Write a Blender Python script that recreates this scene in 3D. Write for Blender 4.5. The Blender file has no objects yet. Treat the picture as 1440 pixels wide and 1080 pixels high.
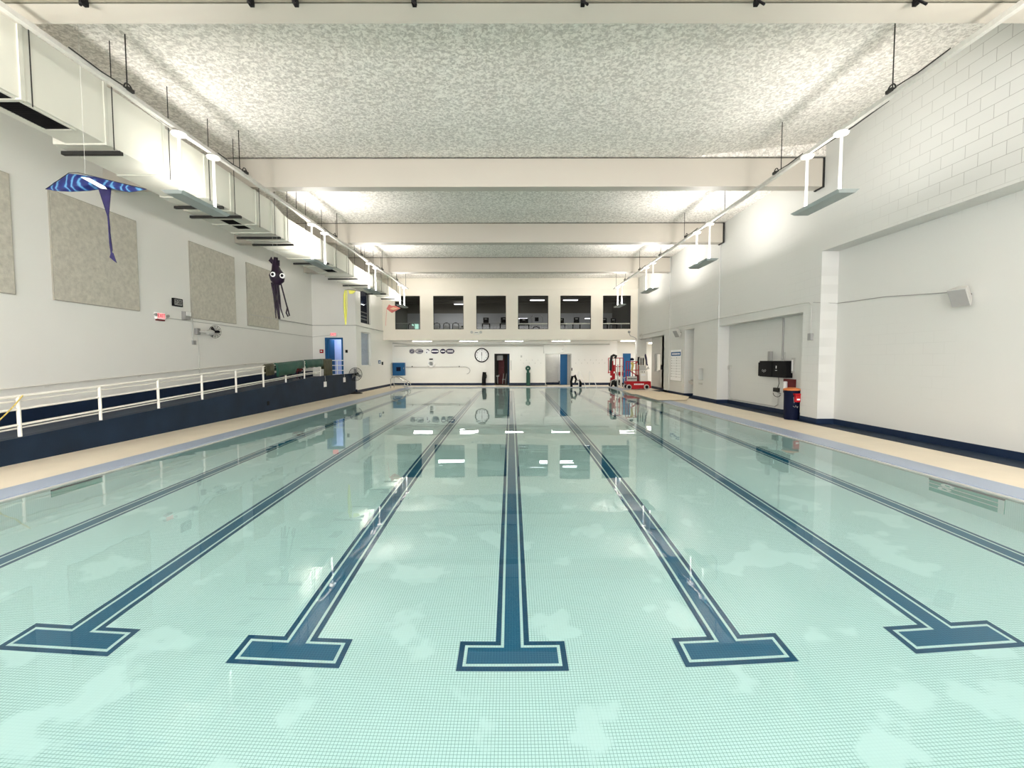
import bpy, bmesh, math, random
from mathutils import Vector, Matrix
random.seed(7)
C = bpy.context.scene.collection
PI = math.pi
# ---------------------------------------------------------------- camera (fitted to the 1440x1080 frame)
F, PITCH, YAW, ROLL, CAMH, CAMX = 640.0, 0.0513, 0.0016, -0.0020, 2.018, -0.0054
def cam_axes():
    cp, sp, cy, sy, cr, sr = math.cos(PITCH), math.sin(PITCH), math.cos(YAW), math.sin(YAW), math.cos(ROLL), math.sin(ROLL)
    fw = Vector((sy*cp, cy*cp, -sp)); r = Vector((cy, -sy, 0)); u = r.cross(fw)
    return fw, cr*r + sr*u, -sr*r + cr*u
FW, RT, UP = cam_axes()
O = Vector((CAMX, 0, CAMH))
def ray(x, y): return FW + RT*(x-720)/F - UP*(y-540)/F
def onX(x, y, X):      # where a sight line meets a wall plane of constant X
    d = ray(x, y); return O + d*((X-CAMX)/d.x)
def onY(x, y, Y):
    d = ray(x, y); return O + d*(Y/d.y)
def onZ(x, y, z):
    d = ray(x, y); return O + d*((z-CAMH)/d.z)
cd = bpy.data.cameras.new('camera'); cam = bpy.data.objects.new('camera', cd); C.objects.link(cam)
cd.lens = 16.0; cd.sensor_width = 36.0; cd.sensor_fit = 'HORIZONTAL'; cd.clip_end = 200; cd.clip_start = 0.05
M = Matrix.Identity(4)
for i, v in enumerate((RT, UP, -FW)):
    for j in range(3): M[j][i] = v[j]
M.translation = O; cam.matrix_world = M
bpy.context.scene.camera = cam

# ---------------------------------------------------------------- materials
def nt(name):
    m = bpy.data.materials.new(name); m.use_nodes = True
    n = m.node_tree; b = n.nodes['Principled BSDF']; return m, n, b
def N(n, t, **k):
    x = n.nodes.new(t)
    for a, v in k.items(): setattr(x, a, v)
    return x
def paint(name, col, rough=0.6, metal=0.0, var=0.04, scale=6.0, bump=0.0, bscale=40.0, spec=0.5):
    m, n, b = nt(name)
    b.inputs['Roughness'].default_value = rough; b.inputs['Metallic'].default_value = metal
    b.inputs['Specular IOR Level'].default_value = spec
    tc = N(n, 'ShaderNodeTexCoord'); ns = N(n, 'ShaderNodeTexNoise'); ns.inputs['Scale'].default_value = scale; ns.inputs['Detail'].default_value = 4
    n.links.new(tc.outputs['Object'], ns.inputs['Vector'])
    mr = N(n, 'ShaderNodeMapRange'); mr.inputs['To Min'].default_value = 1-var*2; mr.inputs['To Max'].default_value = 1+var*2
    n.links.new(ns.outputs['Fac'], mr.inputs['Value'])
    mx = N(n, 'ShaderNodeVectorMath', operation='SCALE'); mx.inputs[0].default_value = col
    n.links.new(mr.outputs['Result'], mx.inputs['Scale']); n.links.new(mx.outputs['Vector'], b.inputs['Base Color'])
    if bump:
        n2 = N(n, 'ShaderNodeTexNoise'); n2.inputs['Scale'].default_value = bscale; n2.inputs['Detail'].default_value = 3
        n.links.new(tc.outputs['Object'], n2.inputs['Vector'])
        bp = N(n, 'ShaderNodeBump'); bp.inputs['Strength'].default_value = bump; bp.inputs['Distance'].default_value = 0.02
        n.links.new(n2.outputs['Fac'], bp.inputs['Height']); n.links.new(bp.outputs['Normal'], b.inputs['Normal'])
    return m
def emit(name, col, s):
    m = bpy.data.materials.new(name); m.use_nodes = True; n = m.node_tree; n.nodes.clear()
    e = N(n, 'ShaderNodeEmission'); e.inputs['Color'].default_value = (*col, 1); e.inputs['Strength'].default_value = s
    o = N(n, 'ShaderNodeOutputMaterial'); n.links.new(e.outputs[0], o.inputs[0]); return m
def mixcol(n, fac, a, b):
    x = N(n, 'ShaderNodeMix', data_type='RGBA')
    for sock, v in ((x.inputs['Factor'], fac), (x.inputs['A'], a), (x.inputs['B'], b)):
        if isinstance(v, (tuple, float, int)): sock.default_value = (*v, 1) if isinstance(v, tuple) else v
        else: n.links.new(v, sock)
    return x.outputs['Result']
def block_mat(name, col, mortar, bw, bh, strength):
    m, n, b = nt(name); b.inputs['Roughness'].default_value = 0.55
    tc = N(n, 'ShaderNodeTexCoord'); sp = N(n, 'ShaderNodeSeparateXYZ'); n.links.new(tc.outputs['Object'], sp.inputs[0])
    cb = N(n, 'ShaderNodeCombineXYZ'); n.links.new(sp.outputs['Y'], cb.inputs['X']); n.links.new(sp.outputs['Z'], cb.inputs['Y'])
    br = N(n, 'ShaderNodeTexBrick'); br.inputs['Scale'].default_value = 1.0
    br.inputs['Brick Width'].default_value = bw; br.inputs['Row Height'].default_value = bh
    br.inputs['Mortar Size'].default_value = 0.006; br.inputs['Mortar Smooth'].default_value = 0.2; br.inputs['Bias'].default_value = -0.4
    br.inputs['Color1'].default_value = (*col, 1); br.inputs['Color2'].default_value = (*[c*0.95 for c in col], 1); br.inputs['Mortar'].default_value = (*mortar, 1)
    n.links.new(cb.outputs[0], br.inputs['Vector'])
    # paint hides the joints in places
    ns = N(n, 'ShaderNodeTexNoise'); ns.inputs['Scale'].default_value = 0.35; n.links.new(tc.outputs['Object'], ns.inputs['Vector'])
    mr = N(n, 'ShaderNodeMapRange'); mr.inputs['From Min'].default_value = 0.40; mr.inputs['From Max'].default_value = 0.52
    mr.inputs['To Min'].default_value = strength; mr.inputs['To Max'].default_value = strength*0.04
    n.links.new(ns.outputs['Fac'], mr.inputs['Value'])
    my = N(n, 'ShaderNodeMapRange', interpolation_type='SMOOTHSTEP'); my.inputs['From Min'].default_value = 14; my.inputs['From Max'].default_value = 8.5; n.links.new(sp.outputs['Y'], my.inputs['Value'])
    mz = N(n, 'ShaderNodeMapRange', interpolation_type='SMOOTHSTEP'); mz.inputs['From Min'].default_value = 5.0; mz.inputs['From Max'].default_value = 5.9; n.links.new(sp.outputs['Z'], mz.inputs['Value'])
    pm = N(n, 'ShaderNodeMath', operation='MULTIPLY'); n.links.new(my.outputs[0], pm.inputs[0]); n.links.new(mz.outputs[0], pm.inputs[1])
    ms = N(n, 'ShaderNodeMath', operation='MULTIPLY'); n.links.new(mr.outputs['Result'], ms.inputs[0]); ms.inputs[1].default_value = 0.22
    mm = N(n, 'ShaderNodeMath', operation='MAXIMUM'); n.links.new(pm.outputs[0], mm.inputs[0]); n.links.new(ms.outputs[0], mm.inputs[1])
    n.links.new(mixcol(n, mm.outputs[0], tuple(col), br.outputs['Color']), b.inputs['Base Color'])
    n2 = N(n, 'ShaderNodeTexNoise'); n2.inputs['Scale'].default_value = 30; n.links.new(tc.outputs['Object'], n2.inputs['Vector'])
    bp = N(n, 'ShaderNodeBump'); bp.inputs['Strength'].default_value = 0.12; bp.inputs['Distance'].default_value = 0.01
    n.links.new(n2.outputs['Fac'], bp.inputs['Height']); n.links.new(bp.outputs['Normal'], b.inputs['Normal'])
    return m
def stucco_mat():
    m, n, b = nt('stucco ceiling'); b.inputs['Roughness'].default_value = 0.9; b.inputs['Specular IOR Level'].default_value = 0.2
    tc = N(n, 'ShaderNodeTexCoord')
    a = N(n, 'ShaderNodeTexNoise'); a.inputs['Scale'].default_value = 13.0; a.inputs['Detail'].default_value = 3; a.inputs['Roughness'].default_value = 0.65; a.inputs['Distortion'].default_value = 0.6
    n.links.new(tc.outputs['Object'], a.inputs['Vector'])
    cr = N(n, 'ShaderNodeMapRange'); cr.inputs['From Min'].default_value = 0.40; cr.inputs['From Max'].default_value = 0.60
    n.links.new(a.outputs['Fac'], cr.inputs['Value'])
    n.links.new(mixcol(n, cr.outputs['Result'], STUCCO_LO, STUCCO_HI), b.inputs['Base Color'])
    bp = N(n, 'ShaderNodeBump'); bp.inputs['Strength'].default_value = 0.6; bp.inputs['Distance'].default_value = 0.05
    n.links.new(a.outputs['Fac'], bp.inputs['Height']); n.links.new(bp.outputs['Normal'], b.inputs['Normal'])
    return m
TS = 0.028   # mosaic tile size
def tile_mat(name, col, grout, fade=True, rough=0.3, gw=0.09):
    m, n, b = nt(name); b.inputs['Roughness'].default_value = rough
    tc = N(n, 'ShaderNodeTexCoord')
    sp = N(n, 'ShaderNodeSeparateXYZ'); n.links.new(tc.outputs['Object'], sp.inputs[0])
    def line(sock):
        d = N(n, 'ShaderNodeMath', operation='DIVIDE'); n.links.new(sock, d.inputs[0]); d.inputs[1].default_value = TS
        f = N(n, 'ShaderNodeMath', operation='FRACT'); n.links.new(d.outputs[0], f.inputs[0])
        l = N(n, 'ShaderNodeMath', operation='LESS_THAN'); n.links.new(f.outputs[0], l.inputs[0]); l.inputs[1].default_value = gw
        return l.outputs[0]
    ax = [line(sp.outputs['X']), line(sp.outputs['Y'])]
    mx = N(n, 'ShaderNodeMath', operation='MAXIMUM'); n.links.new(ax[0], mx.inputs[0]); n.links.new(ax[1], mx.inputs[1])
    fac = mx.outputs[0]
    if fade:   # pale plaster film has filled the joints in blotches
        ns = N(n, 'ShaderNodeTexNoise'); ns.inputs['Scale'].default_value = 1.3; ns.inputs['Detail'].default_value = 3; n.links.new(tc.outputs['Object'], ns.inputs['Vector'])
        mr = N(n, 'ShaderNodeMapRange'); mr.inputs['From Min'].default_value = 0.57; mr.inputs['From Max'].default_value = 0.61
        mr.inputs['To Min'].default_value = 1.0; mr.inputs['To Max'].default_value = 0.12
        n.links.new(ns.outputs['Fac'], mr.inputs['Value'])
        mu = N(n, 'ShaderNodeMath', operation='MULTIPLY'); n.links.new(fac, mu.inputs[0]); n.links.new(mr.outputs['Result'], mu.inputs[1]); fac = mu.outputs[0]
    n3 = N(n, 'ShaderNodeTexNoise'); n3.inputs['Scale'].default_value = 1.7; n3.inputs['Detail'].default_value = 4; n.links.new(tc.outputs['Object'], n3.inputs['Vector'])
    base = mixcol(n, n3.outputs['Fac'], tuple(c*0.95 for c in col), tuple(min(1, c*1.05) for c in col))
    n.links.new(mixcol(n, fac, base, tuple(grout)), b.inputs['Base Color'])
    return m
def water_mat():
    m = bpy.data.materials.new('pool water'); m.use_nodes = True; n = m.node_tree; n.nodes.clear()
    o = N(n, 'ShaderNodeOutputMaterial'); mix = N(n, 'ShaderNodeMixShader'); fr = N(n, 'ShaderNodeFresnel'); fr.inputs['IOR'].default_value = 1.333
    rf = N(n, 'ShaderNodeBsdfRefraction'); rf.inputs['IOR'].default_value = 1.333; rf.inputs['Roughness'].default_value = 0.0
    rf.inputs['Color'].default_value = (*WATER_TINT, 1)
    gl = N(n, 'ShaderNodeBsdfGlossy'); gl.inputs['Roughness'].default_value = 0.0; gl.inputs['Color'].default_value = (1, 1, 1, 1)
    tc = N(n, 'ShaderNodeTexCoord'); mp = N(n, 'ShaderNodeMapping'); mp.inputs['Scale'].default_value = (0.35, 1.0, 1.0)
    n.links.new(tc.outputs['Object'], mp.inputs['Vector'])
    ns = N(n, 'ShaderNodeTexNoise'); ns.inputs['Scale'].default_value = 1.1; ns.inputs['Detail'].default_value = 2; n.links.new(mp.outputs[0], ns.inputs['Vector'])
    bp = N(n, 'ShaderNodeBump'); bp.inputs['Strength'].default_value = 1.0; bp.inputs['Distance'].default_value = 0.0035
    n.links.new(ns.outputs['Fac'], bp.inputs['Height'])
    for s in (fr, rf, gl): n.links.new(bp.outputs['Normal'], s.inputs['Normal'])
    n.links.new(fr.outputs[0], mix.inputs[0]); n.links.new(rf.outputs[0], mix.inputs[1]); n.links.new(gl.outputs[0], mix.inputs[2]); n.links.new(mix.outputs[0], o.inputs[0])
    return m
def glass_mat():
    m = bpy.data.materials.new('window glass'); m.use_nodes = True; n = m.node_tree; n.nodes.clear()
    o = N(n, 'ShaderNodeOutputMaterial'); mix = N(n, 'ShaderNodeMixShader'); fr = N(n, 'ShaderNodeFresnel'); fr.inputs['IOR'].default_value = 1.45
    tr = N(n, 'ShaderNodeBsdfTransparent'); tr.inputs['Color'].default_value = (0.95, 0.96, 0.95, 1); gl = N(n, 'ShaderNodeBsdfGlossy'); gl.inputs['Roughness'].default_value = 0.02; gl.inputs['Color'].default_value = (0.3, 0.3, 0.3, 1)
    ge = N(n, 'ShaderNodeNewGeometry'); iv = N(n, 'ShaderNodeMath', operation='SUBTRACT'); iv.inputs[0].default_value = 1.0; n.links.new(ge.outputs['Backfacing'], iv.inputs[1])
    mu = N(n, 'ShaderNodeMath', operation='MULTIPLY'); n.links.new(fr.outputs[0], mu.inputs[0]); n.links.new(iv.outputs[0], mu.inputs[1]); n.links.new(mu.outputs[0], mix.inputs[0]); n.links.new(tr.outputs[0], mix.inputs[1]); n.links.new(gl.outputs[0], mix.inputs[2]); n.links.new(mix.outputs[0], o.inputs[0])
    return m

STUCCO_LO, STUCCO_HI = (0.58, 0.55, 0.505), (0.93, 0.895, 0.84)
WATER_TINT = (0.785, 0.965, 0.965)
MT = {}
MT['wall'] = paint('cream wall paint', (0.86, 0.855, 0.81), 0.6, var=0.012, scale=0.7, bump=0.08)
MT['block'] = block_mat('painted block', (0.63, 0.635, 0.61), (0.34, 0.34, 0.32), 0.54, 0.27, 0.9)
MT['blocksoft'] = block_mat('painted block smooth', (0.60, 0.60, 0.56), (0.48, 0.47, 0.44), 0.56, 0.27, 0.35)
MT['beige'] = paint('beige gallery paint', (0.87, 0.82, 0.72), 0.6, var=0.012, scale=0.6)
MT['stucco'] = stucco_mat()
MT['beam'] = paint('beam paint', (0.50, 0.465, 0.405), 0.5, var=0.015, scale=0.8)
MT['navy'] = paint('navy floor paint', (0.008, 0.02, 0.05), 0.5, var=0.15, scale=3, bump=0.1, spec=0.25)
MT['navyworn'] = paint('worn navy paint', (0.008, 0.021, 0.045), 0.6, var=0.3, scale=1.3, bump=0.15, spec=0.25)
MT['deck'] = paint('beige deck', (0.76, 0.675, 0.54), 0.5, var=0.05, scale=1.4, bump=0.25, bscale=60)
MT['coping'] = tile_mat('coping tile', (0.34, 0.41, 0.54), (0.28, 0.34, 0.44), fade=True, gw=0.12)
MT['copingedge'] = paint('coping lip', (0.50, 0.50, 0.47), 0.4, var=0.06)
MT['pool'] = tile_mat('pool mosaic', (0.95, 0.98, 0.96), (0.30, 0.45, 0.44), gw=0.12)
MT['poolwall'] = tile_mat('pool wall mosaic', (0.86, 0.92, 0.90), (0.6, 0.7, 0.68), fade=True)
MT['navytile'] = tile_mat('navy mosaic', (0.005, 0.065, 0.16), (0.02, 0.13, 0.24), fade=True, gw=0.1)
MT['navycore'] = tile_mat('blue mosaic', (0.010, 0.115, 0.24), (0.05, 0.20, 0.32), fade=True, gw=0.1)
MT['whitetile'] = tile_mat('white mosaic', (0.92, 0.93, 0.91), (0.55, 0.65, 0.66), fade=True)
MT['water'] = water_mat(); MT['glass'] = glass_mat()
MT['duct'] = paint('duct paint', (0.64, 0.635, 0.56), 0.5, var=0.02, scale=1.2)
MT['ductrim'] = paint('duct flange', (0.55, 0.55, 0.48), 0.45, var=0.05)
MT['white'] = paint('white paint', (0.88, 0.88, 0.86), 0.4, var=0.01)
MT['rail'] = paint('cream rail paint', (0.83, 0.81, 0.74), 0.4, var=0.02)
MT['black'] = paint('black plastic', (0.006, 0.006, 0.007), 0.6, var=0.1, spec=0.15)
MT['dark'] = paint('dark steel', (0.022, 0.022, 0.02), 0.55, var=0.1, spec=0.25)
MT['grey'] = paint('grey plastic', (0.30, 0.30, 0.29), 0.5)
MT['midgrey'] = paint('mid grey', (0.50, 0.50, 0.47), 0.5)
MT['steel'] = paint('stainless steel', (0.55, 0.55, 0.54), 0.22, metal=1.0)
MT['panel'] = paint('acoustic panel fabric', (0.58, 0.555, 0.475), 0.95, var=0.16, scale=9, bump=0.4, bscale=45)
MT['paneledge'] = paint('panel edge', (0.40, 0.38, 0.32), 0.9)
MT['fixture'] = paint('fixture enamel', (0.34, 0.38, 0.37), 0.5, var=0.02)
MT['race'] = paint('raceway galvanised', (0.55, 0.54, 0.50), 0.4, var=0.08, scale=14)
MT['blue'] = paint('blue paint', (0.010, 0.105, 0.27), 0.5, var=0.03, spec=0.3)
MT['dblue'] = paint('dark blue paint', (0.003, 0.006, 0.025), 0.6, spec=0.15)
MT['sky'] = paint('periwinkle paint', (0.42, 0.52, 0.86), 0.5)
MT['paleblue'] = paint('pale blue blind', (0.60, 0.67, 0.86), 0.6)
MT['red'] = paint('red enamel', (0.42, 0.008, 0.014), 0.4, var=0.05, spec=0.3)
MT['dred'] = paint('dark red', (0.13, 0.008, 0.01), 0.5, spec=0.3)
MT['green'] = paint('green vinyl', (0.008, 0.075, 0.05), 0.5, var=0.15, scale=5, bump=0.3, bscale=12)
MT['olive'] = paint('olive vinyl', (0.05, 0.05, 0.02), 0.55, var=0.2, scale=5, bump=0.3, bscale=12)
MT['faceshade'] = paint('near face shade', (0.10, 0.095, 0.07), 0.8, var=0.15, scale=4)  # dark colour stands for shade on a beam face
MT['wood'] = paint('plywood', (0.80, 0.68, 0.50), 0.6, var=0.06, scale=3)
MT['pink'] = paint('coral nylon', (0.85, 0.25, 0.22), 0.5)
MT['peach'] = paint('peach nylon', (0.92, 0.62, 0.40), 0.5)
MT['yellow'] = paint('yellow nylon', (0.75, 0.74, 0.12), 0.5)
MT['purple'] = paint('purple nylon', (0.010, 0.003, 0.013), 0.5, var=0.9, spec=0.3, scale=9)
MT['violet'] = paint('violet nylon', (0.014, 0.011, 0.065), 0.5, var=0.3, spec=0.25, scale=9)
MT['plum'] = paint('plum ink', (0.03, 0.025, 0.07), 0.5, spec=0.2)
MT['paper'] = paint('paper white', (0.90, 0.90, 0.90), 0.5, var=0.0)
MT['gapshade'] = paint('shadow gap', (0.06, 0.055, 0.045), 0.8)  # dark colour paints the shade in the gap over each beam
MT['yellowtape'] = paint('yellow rope', (0.55, 0.42, 0.10), 0.6, var=0.3, scale=20)
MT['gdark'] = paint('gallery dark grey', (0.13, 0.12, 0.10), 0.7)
MT['ggrey'] = paint('gallery grey', (0.36, 0.36, 0.36), 0.7)
MT['orange'] = paint('orange plastic', (0.65, 0.20, 0.05), 0.5)
MT['lamp'] = emit('lamp diffuser', (1.0, 0.98, 0.93), 6.0)
MT['lampdim'] = emit('gallery lamp', (0.93, 0.92, 1.0), 2.2)
MT['exit'] = emit('lit exit face', (1.0, 0.30, 0.30), 0.9)
MT['tube'] = emit('fluorescent tube', (1.0, 0.96, 0.90), 10.0)
def kite_mat():
    m, n, b = nt('swirled blue nylon'); b.inputs['Roughness'].default_value = 0.4
    tc = N(n, 'ShaderNodeTexCoord'); wv = N(n, 'ShaderNodeTexWave', wave_type='RINGS', rings_direction='Y'); wv.inputs['Scale'].default_value = 2.3; wv.inputs['Distortion'].default_value = 10; wv.inputs['Detail'].default_value = 3; wv.inputs['Detail Scale'].default_value = 1.1
    n.links.new(tc.outputs['Object'], wv.inputs['Vector'])
    r = N(n, 'ShaderNodeValToRGB'); e = r.color_ramp.elements
    e[0].position = 0.2; e[0].color = (0.004, 0.010, 0.10, 1); e[1].position = 1.0; e[1].color = (0.08, 0.24, 0.42, 1)
    k = e.new(0.7); k.color = (0.006, 0.03, 0.16, 1)
    n.links.new(wv.outputs['Color'], r.inputs['Fac']); n.links.new(r.outputs['Color'], b.inputs['Base Color']); return m
MT['kite'] = kite_mat()

# ---------------------------------------------------------------- mesh collector
WO = {}   # world origin of each object
class MB:
    def __init__(s): s.v = []; s.f = []
    def add(s, vs, fs):
        k = len(s.v); s.v += [Vector(v) for v in vs]; s.f += [tuple(i+k for i in f) for f in fs]; return s
    def box(s, x0, x1, y0, y1, z0, z1):
        x0, x1 = sorted((x0, x1)); y0, y1 = sorted((y0, y1)); z0, z1 = sorted((z0, z1))
        return s.add([(x0,y0,z0),(x1,y0,z0),(x1,y1,z0),(x0,y1,z0),(x0,y0,z1),(x1,y0,z1),(x1,y1,z1),(x0,y1,z1)],
                     [(0,3,2,1),(4,5,6,7),(0,1,5,4),(1,2,6,5),(2,3,7,6),(3,0,4,7)])
    def cbox(s, c, d, rot=None):
        k = len(s.v); hx, hy, hz = d[0]/2, d[1]/2, d[2]/2
        s.box(-hx, hx, -hy, hy, -hz, hz)
        for i in range(k, len(s.v)):
            p = s.v[i]
            if rot is not None: p = rot @ p
            s.v[i] = p + Vector(c)
        return s
    def prism(s, poly, vec):       # polygon extruded along vec
        n = len(poly); p = [Vector(q) for q in poly]; v = Vector(vec)
        s.add(p + [q+v for q in p], [tuple(range(n))[::-1], tuple(range(n, 2*n))] + [(i, (i+1) % n, n+(i+1) % n, n+i) for i in range(n)]); return s
    def tube(s, pts, r, n=8, caps=True):
        pts = [Vector(p) for p in pts]; rs = r if isinstance(r, (list, tuple)) else [r]*len(pts)
        k = len(s.v); up = None
        for i, p in enumerate(pts):
            t = (pts[min(i+1, len(pts)-1)] - pts[max(i-1, 0)]).normalized()
            if up is None:
                up = Vector((0,0,1)) if abs(t.z) < 0.9 else Vector((1,0,0))
            a = t.cross(up).normalized(); up2 = a.cross(t).normalized(); up = up2
            for j in range(n):
                w = 2*PI*j/n; s.v.append(p + (a*math.cos(w) + up2*math.sin(w))*rs[i])
        for i in range(len(pts)-1):
            for j in range(n):
                a0 = k+i*n+j; a1 = k+i*n+(j+1) % n; s.f.append((a0, a1, a1+n, a0+n))
        if caps:
            s.f.append(tuple(k+j for j in range(n))[::-1]); e = k+(len(pts)-1)*n; s.f.append(tuple(e+j for j in range(n)))
        return s
    def lathe(s, c, prof, axis='z', n=24):      # prof = [(r, h)...]
        c = Vector(c); k = len(s.v)
        for r, h in prof:
            for j in range(n):
                w = 2*PI*j/n; a, b = r*math.cos(w), r*math.sin(w)
                s.v.append(c + (Vector((a, b, h)) if axis == 'z' else Vector((a, h, b)) if axis == 'y' else Vector((h, a, b))))
        for i in range(len(prof)-1):
            for j in range(n):
                a0 = k+i*n+j; a1 = k+i*n+(j+1) % n; s.f.append((a0, a1, a1+n, a0+n))
        s.f.append(tuple(k+j for j in range(n))[::-1]); e = k+(len(prof)-1)*n; s.f.append(tuple(e+j for j in range(n)))
        return s
    def torus(s, c, R, r, axis='z', n=28, m=8, a0=0, a1=2*PI):
        closed = abs(a1-a0-2*PI) < 1e-6; c = Vector(c); k = len(s.v); cnt = n if closed else n+1
        for i in range(cnt):
            w = a0 + (a1-a0)*i/n
            for j in range(m):
                q = 2*PI*j/m; rr = R + r*math.cos(q); h = r*math.sin(q); a, b = rr*math.cos(w), rr*math.sin(w)
                s.v.append(c + (Vector((a, b, h)) if axis == 'z' else Vector((a, h, b)) if axis == 'y' else Vector((h, a, b))))
        for i in range(n):
            for j in range(m):
                i2 = (i+1) % cnt
                s.f.append((k+i*m+j, k+i2*m+j, k+i2*m+(j+1) % m, k+i*m+(j+1) % m))
        return s
    def build(s, name, mat, parent=None, origin=None, smooth=False, bevel=0.0):
        if parent is not None: po = WO[parent.name]
        else: po = Vector((0, 0, 0))
        o3 = Vector(origin) if origin is not None else (po if parent is not None else Vector((0, 0, 0)))
        me = bpy.data.meshes.new(name); me.from_pydata([v-o3 for v in s.v], [], s.f); me.update()
        bm = bmesh.new(); bm.from_mesh(me); bmesh.ops.recalc_face_normals(bm, faces=bm.faces); bm.to_mesh(me); bm.free()
        if smooth:
            for p in me.polygons: p.use_smooth = True
            me.set_sharp_from_angle(angle=math.radians(40))
        o = bpy.data.objects.new(name, me); C.objects.link(o); me.materials.append(MT[mat] if isinstance(mat, str) else mat)
        if parent is not None: o.parent = parent
        o.location = o3-po; WO[o.name] = o3
        if bevel:
            b = o.modifiers.new('bevel', 'BEVEL'); b.width = bevel; b.segments = 2; b.limit_method = 'ANGLE'
        return o
def tag(o, label=None, cat=None, group=None, kind=None):
    if label: o['label'] = label
    if cat: o['category'] = cat
    if group: o['group'] = group
    if kind: o['kind'] = kind
    return o
def thing(name, label, cat, loc=(0, 0, 0), group=None):
    o = bpy.data.objects.new(name, None); C.objects.link(o); o.location = loc; o.empty_display_size = 0.1; WO[o.name] = Vector(loc)
    return tag(o, label, cat, group)
def copy_tree(o, loc=None, parent=None, rz=None, label=None):
    c = o.copy(); C.objects.link(c); WO[c.name] = Vector(loc) if loc is not None else WO[o.name]
    if parent is not None: c.parent = parent
    if loc is not None: c.location = loc
    if rz is not None: c.rotation_euler = (0, 0, rz)
    if label: c['label'] = label
    for ch in [x for x in C.objects if x.parent == o]: copy_tree(ch, None, c)
    return c
def struct(o): o['kind'] = 'structure'; return o
def text(s, name, loc, size, mat, parent, rot=(PI/2, 0, 0), ext=0.002, sx=1.0):
    cu = bpy.data.curves.new(name, 'FONT'); cu.body = s; cu.size = size; cu.extrude = ext; cu.align_x = 'CENTER'; cu.align_y = 'CENTER'
    cu.materials.append(MT[mat]); tmp = bpy.data.objects.new('tmp', cu); C.objects.link(tmp)
    me = bpy.data.meshes.new_from_object(tmp.evaluated_get(bpy.context.evaluated_depsgraph_get())); bpy.data.objects.remove(tmp)
    me.transform(Matrix.Diagonal((sx, 1, 1, 1))); o = bpy.data.objects.new(name, me); C.objects.link(o); o.rotation_euler = rot
    if parent is not None: o.parent = parent; o.location = Vector(loc)-WO[parent.name]
    else: o.location = loc
    return o
def B(*a): return MB().box(*a)

# ---------------------------------------------------------------- planes of the room
XL, XR, XR2 = -12.3, 9.48, 10.0          # left wall, right wall face, back of the right recesses
XB, YB = -9.6, 28.3                      # projecting block at the far left
Y1, Y2 = 34.2, 36.8                      # gallery front, far wall under the gallery
ZG = 3.57                                # underside of the gallery
YN = -5.0                                # wall behind the camera
PXL, PXR, PY0, PY1, PD = -7.33, 7.22, 1.55, 33.9, 1.5636
DZ = 0.03
BEAMS = [(-6.65, -6.3), (0.2, 0.55), (6.98, 7.38), (14.05, 14.42), (20.55, 20.98), (27.3, 27.78)]
BZ0, BZ1 = 7.27, 8.10

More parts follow.
